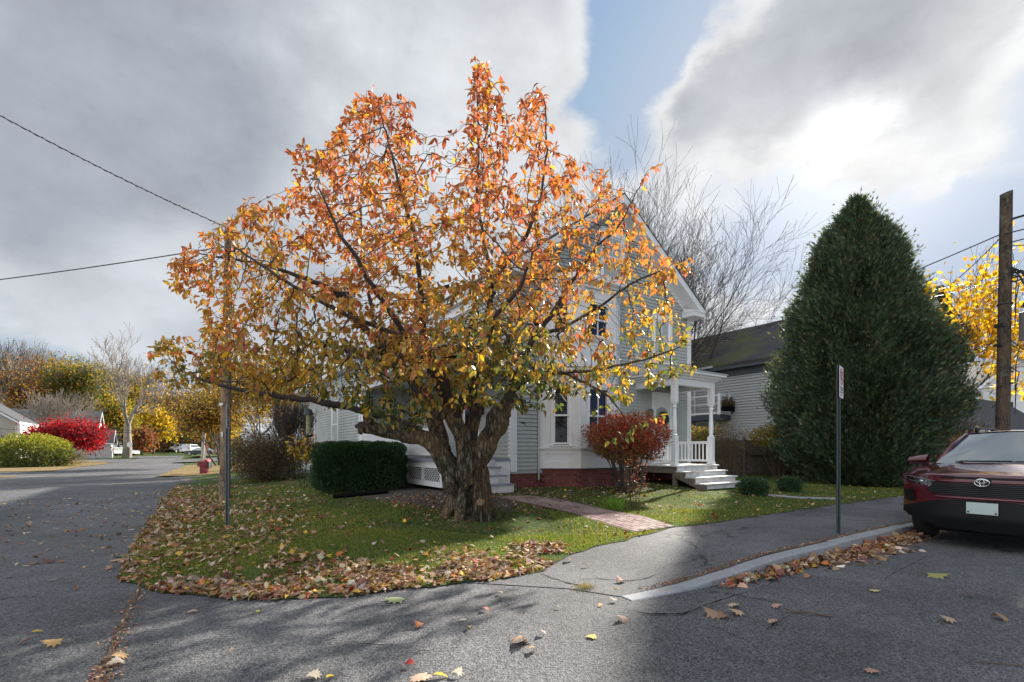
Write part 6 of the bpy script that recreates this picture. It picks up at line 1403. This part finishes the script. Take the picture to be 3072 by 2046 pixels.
for s in (1, -1):
    # swept headlight wrapping round the corner
    m = MB(); up_ = lambda u: .985-.008*u; 
    def hl_(u, v, s=s): y = .42+.485*u; zb = float(np.interp(u, [0,.25,1], [.868,.822,.895])); zt = float(np.interp(u, [0,.6,1], [.885,.955,.985])); z = zb+(zt-zb)*v; return (fx(y, z)-.010, s*y, z)
    m.grid(hl_, 16, 5); h = m.build('headlight', LENS, S, smooth=True)
    m = MB(); m.tube([(fx(y, .94)-.016, s*y, .90+.07*(y-.5)/.42) for y in np.linspace(.50, .86, 9)], .006, 5); m.tube([(fx(y, .9)-.016, s*y, .850+.06*(y-.5)/.42) for y in np.linspace(.54, .84, 9)], .004, 5); m.build('light_strip', LED, h)
    m = MB(); m.lathe((fx(.66,.9)-.012, s*.66, .878), [(.001,0),(.026,.004),(.028,.02),(.001,.03)], 12); m.build('projector', LED, h, smooth=True)
    m = MB(); m.grid(lambda u, v, s=s: (fx(.74+.14*u, .7)-.008, s*(.74+.14*u+.03*v), .60+.16*v), 6, 5); m.build('fog_recess', PLAS, S)
    m = MB()                                     # mirror
    m.grid(lambda u, v, s=s: (1.36+.10*math.sin(PI*v)*-1+.02, s*(.93+.24*u), 1.10+.16*v*(1-.25*u)), 8, 8); m.grid(lambda u, v, s=s: (1.42, s*(.93+.24*u), 1.10+.16*v*(1-.25*u)), 2, 2)
    m.tube([(1.42, s*.84, 1.08), (1.40, s*.98, 1.12)], .03, 6); m.build('wing_mirror', RED_P, S, smooth=True)
    m = MB(); m.tube([(1.24, s*.78, 1.13), (1.62, s*.70, 1.40), (1.98, s*.615, 1.585)], [.030,.028,.026], 8); m.tube([(1.98, s*.615, 1.585), (3.0, s*.62, 1.63), (4.25, s*.60, 1.55)], .028, 8); m.tube([(4.25, s*.60, 1.55), (4.5, s*.74, 1.15)], .04, 8); m.tube([(2.75, s*.80, 1.1), (2.8, s*.63, 1.6)], .025, 6); m.build('pillar', RED_P, S, smooth=True)
    m = MB(); m.add([(1.36,s*.80,1.12),(4.35,s*.78,1.14),(4.2,s*.62,1.54),(3.0,s*.635,1.60),(2.0,s*.63,1.56)], [(0,1,2,3,4)]); m.build('side_window', CGL, S)
    m = MB(); m.tube([(2.05, s*.60, 1.60), (2.14, s*.60, 1.675), (2.4, s*.60, 1.70), (3.6, s*.60, 1.70), (3.95, s*.60, 1.68), (4.05, s*.60, 1.60)], [.012,.018,.018,.018,.018,.012], 6)
    for x in (2.5, 3.5): m.tube([(x, s*.60, 1.62), (x, s*.60, 1.70)], .022, 6)
    m.build('roof_rail', PLAS, S, smooth=True)
    for x in (.94, 3.62):
        m = MB(); pr = [(.20,0),(.30,.0),(.345,.02),(.365,.06),(.365,.17),(.345,.21),(.30,.23),(.20,.23)]
        vs = []; k = 32
        for r, w in pr: vs += [(x+r*math.cos(2*PI*j/k), s*(.93-w), .365+r*math.sin(2*PI*j/k)) for j in range(k)]
        m.add(vs, [(i*k+j, i*k+(j+1) % k, (i+1)*k+(j+1) % k, (i+1)*k+j) for i in range(len(pr)-1) for j in range(k)]); w_ = m.build('wheel', TYRE, S, smooth=True)
        m = MB(); m.add([(x+.205*math.cos(2*PI*j/k), s*.88, .365+.205*math.sin(2*PI*j/k)) for j in range(k)], [tuple(range(k))])
        for j in range(5): q = 2*PI*j/5; m.tube([(x+.03*math.cos(q), s*.925, .365+.03*math.sin(q)), (x+.21*math.cos(q), s*.915, .365+.21*math.sin(q))], .022, 6)
        m.build('rim', M['metal'], w_)
m = MB(); m.grid(lambda u, v: (1.25+.70*v-.10*(1-v)*(2*u-1)**2*1.0+ .06*(2*u-1)**2*v, (2*u-1)*(.775-.165*v), 1.125+.455*v+.03*(1-(2*u-1)**2)*v), 24, 14); m.build('windscreen', CGL, S, smooth=True)
m = MB(); m.box(1.16, 1.22, -.6, .55, 1.152, 1.165); m.tube([(1.20,.5,1.165),(1.27,-.05,1.17)], .007, 5); m.tube([(1.20,-.1,1.165),(1.27,-.62,1.165)], .007, 5); m.build('wiper', PLAS, S)
m = MB(); m.grid(lambda u, v: (1.95+.06*(2*u-1)**2+2.3*v, (2*u-1)*(.615), 1.575+.05*math.sin(PI*min(1, v*1.1+.1))*1.0+.035*(1-(2*u-1)**2)-.04*max(0, v-.8)*2), 20, 14); m.build('roof', RED_P, S, smooth=True)
m = MB(); m.add([(4.28,-.60,1.53),(4.28,.60,1.53),(4.56,.76,1.1),(4.56,-.76,1.1)], [(0,1,2,3)]); m.build('rear_window', CGL, S); m = MB(); m.box(4.5, 4.6, -.9, .9, .4, 1.1); m.build('tailgate', RED_P, S, bevel=.03)
m = MB(); m.box(1.3, 4.4, -.74, .74, .3, 1.12); m.build('cabin_floor', PLAS, S)
m = MB(); m.box(.4, 1.3, -.60, .60, .3, .9); m.build('engine_bay', PLAS, S)
# ---------------------------------------------------------------- distant vehicles
def far_car(name, label, cat, x, y, Y, rz, L_, H_, W_, col, roof):
    z = CH-(y-HY)/F*Y; C = thing(name, label, cat, ((x-CX)/F*Y, Y, z), rz, 'vehicles parked at the far end of the street')
    k = H_/1.45; pm = paint(name+'_paint', col, .6); h = L_/2
    low = [(-h,.3),(-h,.75*k),(-h+.15,.85*k),(-h*.45,.95*k),(h*.95,.95*k),(h,.7*k),(h,.3)]
    m = MB(); m.prism(low, lambda u, w, z: (u, w, z), -W_/2, W_/2)
    rf = [(-h*roof[0],.95*k),(-h*roof[1],H_),(h*roof[2],H_),(h*roof[3],.95*k)]
    a = W_/2-.02; b = W_/2-.2
    m.add([(rf[0][0],-a,rf[0][1]),(rf[1][0],-b,rf[1][1]),(rf[2][0],-b,rf[2][1]),(rf[3][0],-a,rf[3][1]),(rf[0][0],a,rf[0][1]),(rf[1][0],b,rf[1][1]),(rf[2][0],b,rf[2][1]),(rf[3][0],a,rf[3][1])], [(0,1,2,3),(7,6,5,4),(0,4,5,1),(1,5,6,2),(2,6,7,3)])
    m.build('body', pm, C, bevel=.05)
    for s in (1, -1):
        m = MB(); g = lambda t, q: rf[0][0]+(rf[3][0]-rf[0][0])*t
        z0, z1 = .98*k, H_-.08; f0 = (z0-.95*k)/(H_-.95*k); f1 = (z1-.95*k)/(H_-.95*k)
        l0, l1 = rf[0][0]+(rf[1][0]-rf[0][0])*f0+.12, rf[0][0]+(rf[1][0]-rf[0][0])*f1+.12; r0, r1 = rf[3][0]+(rf[2][0]-rf[3][0])*f0-.12, rf[3][0]+(rf[2][0]-rf[3][0])*f1-.12
        ya = s*(a+(b-a)*f0+.012); yb = s*(a+(b-a)*f1+.012)
        m.add([(l0,ya,z0),(r0,ya,z0),(r1,yb,z1),(l1,yb,z1)], [(0,1,2,3)]); m.build('side_window', CGL, C)
        for e, (q0, q1) in ((0, (rf[0], rf[1])), (1, (rf[3], rf[2]))):
            if s > 0: m = MB(); sg = -1 if e == 0 else 1; xx = lambda f: q0[0]+(q1[0]-q0[0])*f+sg*.012; m.add([(xx(f0),-a+.12,z0),(xx(f0),a-.12,z0),(xx(f1),b-.05,z1),(xx(f1),-b+.05,z1)], [(0,1,2,3)]); m.build('end_window', CGL, C)
        for xw in (-h*.6, h*.6):
            m = MB(); kk = 18; m.add([(xw+.33*math.cos(2*PI*j/kk), s*(W_/2+.01), .33+.33*math.sin(2*PI*j/kk)) for j in range(kk)]+[(xw+.33*math.cos(2*PI*j/kk), s*(W_/2-.2), .33+.33*math.sin(2*PI*j/kk)) for j in range(kk)], [tuple(range(kk))]+[(j, (j+1) % kk, (j+1) % kk+kk, j+kk) for j in range(kk)]); w_ = m.build('wheel', TYRE, C)
            m = MB(); m.add([(xw+.2*math.cos(2*PI*j/12), s*(W_/2+.018), .33+.2*math.sin(2*PI*j/12)) for j in range(12)], [tuple(range(12))]); m.build('rim', M['metal'], w_)
        m = MB(); m.box(-h-.02, -h+.06, s*(W_/2-.38)-.15, s*(W_/2-.38)+.15, .6*k, .74*k); m.build('headlight', LED, C)
        m = MB(); m.box(h-.04, h+.02, s*(W_/2-.28)-.12, s*(W_/2-.28)+.12, .68*k, .9*k); m.build('tail_light', M['redpaint'], C)
SED, SUVR = (.45,.1,.35,.8), (.4,.15,.8,.95)
far_car('white_sedan', 'white sedan parked behind the tall bare trunk', 'car', 366, 1366.5, 84, PI+.15, 4.7, 1.42, 1.8, (.7,.72,.74), SED)
far_car('dark_suv', 'dark suv parked behind the white sedan', 'car', 372, 1362, 92, PI, 4.6, 1.75, 1.85, (.02,.022,.03), SUVR)
far_car('black_car', 'small black car left of the pale van at the street end', 'car', 526, 1358, 100, PI/2+.1, 4.2, 1.35, 1.75, (.008,.008,.01), SED)
far_car('pale_van', 'pale van between the black car and the silver suv', 'van', 545, 1357.5, 112, PI/2, 4.6, 2.0, 1.5, (.5,.48,.45), (.75,.65,.9,.97))
far_car('silver_suv', 'silver suv seen from behind at the street end', 'car', 576, 1359.5, 94, -PI/2+.05+PI*0, 4.6, 1.7, 1.95, (.5,.52,.55), SUVR)
far_car('dark_sedan', 'dark blue sedan parked across the grass by the leaning poles', 'car', 603, 1367, 82, .05, 4.6, 1.35, 1.8, (.012,.016,.03), SED)
# ---------------------------------------------------------------- poles, signs, wires
bx, by, bz = gpix(674, 1496); 
P_ = thing('utility_pole', 'weathered wooden utility pole standing on the lawn by the left street', 'pole', (bx, by, bz)); H_ = CH+665*by/F-bz
m = MB(); m.tube([(0,0,-.3),(.0,0,.0),(.03,0,2),(.08,0,5),(.11,0,H_)], [.135,.13,.118,.105,.095], 16); m.build('shaft', M['pole_wood'], P_, smooth=False)
m = MB(); m.box(-.05,.05,-.16,-.14,2.4,2.46); m.box(.0,.04,-.15,-.135,1.6,1.72); m.build('tag', M['metal'], P_)
PT = (bx+.11, by, bz+H_)
rx_, ry_ = 13.0, 12.8; rz_ = lz(rx_, ry_); H2 = CH+770*ry_/F-rz_
RP = thing('utility_pole', 'dark wooden utility pole with cables behind the parked suv', 'pole', (rx_, ry_, rz_))
m = MB(); m.tube([(-.02,0,-.3),(0,0,2),(.05,0,5),(.09,0,H2-.03)], [.15,.142,.132,.125], 16)
m.add([(.09+.125*math.cos(2*PI*k/16), .125*math.sin(2*PI*k/16), H2-.03) for k in range(16)]+[(.09+.125*math.cos(2*PI*k/16), .125*math.sin(2*PI*k/16), H2+.02+.04*math.cos(2*PI*k/16)) for k in range(16)], [tuple(range(16, 32))]+[(i, (i+1) % 16, (i+1) % 16+16, i+16) for i in range(16)]); m.build('shaft', M['pole_dark'], RP)
m = MB(); m.tube([(.08,-.1,5.55),(.4,-.35,5.62),(.5,-.4,5.6)], .02, 6); m.box(-.12,-.04,-.12,.12,4.4,4.5); m.box(-.16,-.06,-.1,.1,3.9,3.96)
for z in (5.0, 3.2, 2.9): m.lathe((.06,0,z), [(.16,0),(.165,.01),(.16,.03)], 14)
m.build('bracket', M['wire'], RP)
m = MB(); m.box(.28,.42,-.30,-.12,4.0,4.75); m.build('junction_box', M['metal'], RP, bevel=.02)
m = MB()
for k in range(16):
    a = random.uniform(0,6); q = .12*math.cos(a*2)
    m.tube([(.10,-.12,5.95-.02*k), (.30+q,-.22,5.75+.1*math.sin(a)), (.48+.1*math.sin(a), -.28, 5.3+q), (.36+.16*math.cos(a), -.26, 4.85), (.55+.1*math.sin(a*3), -.2, 4.95+q), (.9,-.3,5.2+.1*k*.3)], .014, 5)
for z in (5.95,5.6,3.9,3.3): m.tube([(.09,-.13,z), (.22,-.2,z-.12), (.17,-.17,z-.5), (.16,-.15,z-1.2)], .013, 5)
m.tube([(.5,-.25,5.55),(.6,-.3,5.3),(.66,-.34,4.9),(.58,-.3,4.5)], [.04,.11,.11,.04], 8)
m.tube([(.09,-.14,7.2),(.45,-.3,7.28),(.75,-.4,7.3)], .03, 6); m.tube([(.4,-.28,7.2),(.4,-.28,7.4)], .05, 8); m.tube([(.7,-.4,7.2),(.7,-.4,7.42)], .05, 8)
m.tube([(.09,-.12,6.6),(.6,-.3,6.7),(1.0,-.45,6.9)], .016, 5)
m.build('cable_bundle', M['wire'], RP)
def wire(label, a, b, sag, r=.012, name='overhead_wire', twist=False, group=None):
    a = Vector(a); b = Vector(b); n = 28; pts = [a.lerp(b, t/n)-Vector((0,0,4*sag*(t/n)*(1-t/n))) for t in range(n+1)]
    m = MB(); m.tube(pts, r, 5)
    if twist:
        nn = 160; pp = []
        for t in range(nn+1):
            f = t/nn; c = a.lerp(b, f)-Vector((0,0,4*sag*f*(1-f))); q = t*1.3; pp.append(c+Vector((0, math.cos(q), math.sin(q)))*r*1.6)
        m2 = MB(); m2.tube(pp, r*.7, 4); o = m.build(name, M['wire']); m2.build('twisted_strand', M['wire'], o); return tag(o, label, 'wire', group)
    return tag(m.build(name, M['wire']), label, 'wire', group)
G_ = 'overhead wires'
wire('twisted wire falling from the upper left edge to the left pole top', (*pw(-520, 55, 8.2),), PT, .15, .010, twist=True)
wire('lower wire crossing the left edge to the left pole', pw(-620, 905, 13.5), (PT[0], PT[1], PT[2]-.45), .12, .014)
wire('wire from the left pole back towards the house wing', (PT[0], PT[1], PT[2]-.4), (*hl(-1.2, 12, 4.2)[:2], 4.3), .15, .008)
wire('wire from the right pole behind the evergreen over the neighbour roof', pw(3008, 700, 12.8), pw(2060, 1030, 34), .5, .016)
wire('long sloping wire from the right pole down to the yellow maple', pw(3000, 715, 12.8), pw(2740, 920, 21), .25, .014)
wire('upper of the two thin wires left of the right pole', pw(3005, 826, 12.8), pw(2700, 880, 26), .1, .008)
wire('lower of the two thin wires left of the right pole', pw(3005, 838, 12.8), pw(2700, 905, 26), .1, .008)
wire('slanting cable low on the right pole going left', pw(3005, 855, 12.8), pw(2780, 1010, 24), .1, .010)
wire('wire leaving the right pole top towards the right edge', pw(3010, 702, 12.8), pw(3400, 560, 9), .1, .016)
wire('middle wire leaving the right pole towards the right edge', pw(3012, 735, 12.8), pw(3300, 690, 9), .1, .012)
wire('black service cable leaving the right pole low towards the right edge', pw(3020, 1010, 12.7), pw(3300, 1190, 12), .1, .012)
wire('long wire across the far street at tree height', pw(150, 1272, 57), pw(610, 1284, 57), .5, .03)
wire('faint wire in front of the left taupe house', pw(-200, 1268, 46), pw(560, 1290, 57), .6, .02)
# small pavement signs
def sign(label, loc, h, rzdir, sw, sh, postw, pm, ztop, parking, side):
    T = thing('parking_sign', label, 'sign', loc); m = MB(); w = postw/2
    m.add([(x, y, z) for z in (-.2, h) for x, y in ((-w,-w*.3),(-w*.45,-w*.3),(-w*.45,w*.5),(w*.45,w*.5),(w*.45,-w*.3),(w,-w*.3),(w,-w*.1),(w*.6,w*.8),(-w*.6,w*.8),(-w,-w*.1))], [tuple(range(10))[::-1], tuple(range(10, 20))]+[(i, (i+1) % 10, (i+1) % 10+10, i+10) for i in range(10)])
    m.build('post', pm, T)
    u = Vector((rzdir[0], rzdir[1], 0)); nn = Vector((u.y, -u.x, 0)); c = Vector((0,0,ztop-sh/2))+u*side+nn*.02
    if nn.dot(Vector((-loc[0], -loc[1], 0))) < 0: nn = -nn
    def mp(a, w_, z): q = c+u*a+nn*w_; return (q.x, q.y, q.z+z)
    mir = 1 if Vector((u.x, u.y)).cross(Vector((nn.x, nn.y))) < 0 else -1
    P = MB(); r = .03; pts = []
    for cx, cz, a0 in ((sw/2-r, sh/2-r, 0), (-sw/2+r, sh/2-r, PI/2), (-sw/2+r, -sh/2+r, PI), (sw/2-r, -sh/2+r, 3*PI/2)): pts += [(cx+r*math.cos(a0+q), cz+r*math.sin(a0+q)) for q in np.linspace(0, PI/2, 5)]
    P.prism(pts, mp, 0, .003); pl = P.build('plate', M['signwhite'], T)
    k = MB(); R_ = sw*.40; cz = sh/2-R_-.025
    k.add([mp(R_*math.cos(2*PI*i/40), .0045, cz+R_*math.sin(2*PI*i/40)) for i in range(40)]+[mp(R_*.80*math.cos(2*PI*i/40), .0045, cz+R_*.80*math.sin(2*PI*i/40)) for i in range(40)], [(i, (i+1) % 40, (i+1) % 40+40, i+40) for i in range(40)])
    t_ = .13*R_; q = .62*R_; k.add([mp(mir*(-q-t_), .006, cz+q-t_), mp(mir*(-q+t_), .006, cz+q+t_), mp(mir*(q+t_), .006, cz-q+t_), mp(mir*(q-t_), .006, cz-q-t_)], [(0,1,2,3)])
    za = -sh/2+.045; k.add([mp(-.05, .0045, za-.008), mp(.05, .0045, za-.008), mp(.05, .0045, za+.008), mp(-.05, .0045, za+.008), mp(-.05, .0045, za+.02), mp(-.05, .0045, za-.02), mp(-.085, .0045, za)], [(0,1,2,3),(4,5,6)])
    k.build('red_marking', M['redpaint'], pl)
    k = MB(); vs, fs = text_mesh('P', R_*1.7, .001); k.add([mp(a*mir, .0047+b*0+cc, cz+b) for a, b, cc in vs], fs)
    for j in range(3): zz_ = cz-R_-.035-.035*j; k.mbox(mp, -sw*.36, sw*.36, .003, .005, zz_-.010, zz_+.010)
    k.build('sign_lettering', M['signink'], pl)
    k = MB()
    for z in (sh/2-.03, -sh/2+.02): k.obox(mp(0, .004, z), (.012,.012,.012))
    k.build('bolt', M['metal'], pl)
s1 = gpix(2516, 1602, False); X, Y = 4.70, 6.96
sign('no-parking sign on a green post by the kerb left of the red suv', (X, Y, .13), 2.43, (.678,.735), .305, .457, .052, M['steel_green'], 2.41, True, .10)
X, Y, Z = gpix(682, 1580); sign('small white sign on a blue-grey post in front of the left utility pole', (X, Y, Z), CH+135*Y/F-Z, (-.347,.938), .27, .40, .058, M['steel_blue'], CH+135*Y/F-Z, True, -.06)
def octo(name, label, x, y, Y, face, hgt, dirx=0.0):
    T = thing(name, label, 'sign', pw(x, 1372, Y)[:2]+(CH-(1371-HY)/F*Y,)); zc = CH-(y-HY)/F*Y-T.location.z; m = MB(); m.tube([(0,.03,-.2),(0,.03,zc+.35)], .035, 6); m.build('post', M['metal'], T)
    m = MB(); mp, _ = frame((-.0,0),(1,dirx)); m.prism([(.38*math.cos(PI/8+k*PI/4), zc+.38*math.sin(PI/8+k*PI/4)) for k in range(8)], mp, 0, .01); pl = m.build('plate', face, T)
    if name == 'stop_sign' and face is M['redpaint']: m = MB(); text_on(m, 'STOP', .26, mp, 0, .014, zc); m.build('sign_lettering', M['trim'], pl)
octo('stop_sign', 'grey back of an octagonal stop sign right of the tall bare trunk', 389, 1334, 62, M['metal'], 2.5)
octo('stop_sign', 'red stop sign half hidden behind the leaning pole pair', 618, 1341, 64, M['redpaint'], 2.5)
Y = 55; x0, z0 = (612-CX)/F*Y, CH-(1381-HY)/F*Y
T = thing('street_pole', 'grey street pole with transformer and lamp arm beside the leaning pole', 'pole', (x0, Y, z0)); m = MB(); m.tube([(0,0,-.3),(0.03,0,6.0)], [.17,.13], 10); m.build('shaft', M['pole_wood'], T)
m = MB(); m.lathe((-.35,-.2,5.3), [(.18,0),(.2,.05),(.2,.6),(.18,.65)], 12); m.build('transformer', M['steel_blue'], T)
m = MB(); m.tube([(0,0,5.0),(-.5,-.1,5.35),(-1.1,-.2,5.45),(-1.5,-.25,5.4)], .04, 6); m.obox((-1.65,-.25,5.38), (.5,.2,.1)); m.build('lamp_arm', M['metal'], T)
T = thing('street_pole', 'pale leaning utility pole beside the one with the transformer', 'pole', (x0+.15, Y-.6, z0)); m = MB(); m.tube([(0,0,-.3),(.30,0,4),(.58,0,7.3)], [.18,.15,.13], 10); m.build('shaft', mat('pale_pole', (.42,.37,.30), .85, .15), T)
X, Y, Z = gpix(613, 1424.5, False); T = thing('mail_drop_box', 'maroon box with tan hood beside the driveway', 'mailbox', (X, Y, float(base(Y))+.02), .25)
m = MB(); m.box(-.17,.17,-.17,.17,0,.48); m.build('pedestal', M['maroon'], T, bevel=.01)
m = MB(); m.box(-.27,.20,-.22,.22,.44,.70); hd = m.build('box_body', M['maroon'], T, bevel=.02)
m = MB(); m.prism([(-.29,.70),(-.20,.77),(.05,.79),(.10,.70)], lambda u, w, z: (u, w, z), -.24, .24); m.build('tan_lid', M['snowy'], T)
m = MB(); m.prism([(.10,.70),(.07,.80),(.20,.79),(.26,.70)], lambda u, w, z: (u, w, z), -.24, .24); m.build('red_lid', M['redpaint'], T)
m = MB(); m.box(.205,.29,-.2,.2,.36,.68); m.build('side_tube', M['steel_green'], T, bevel=.02)
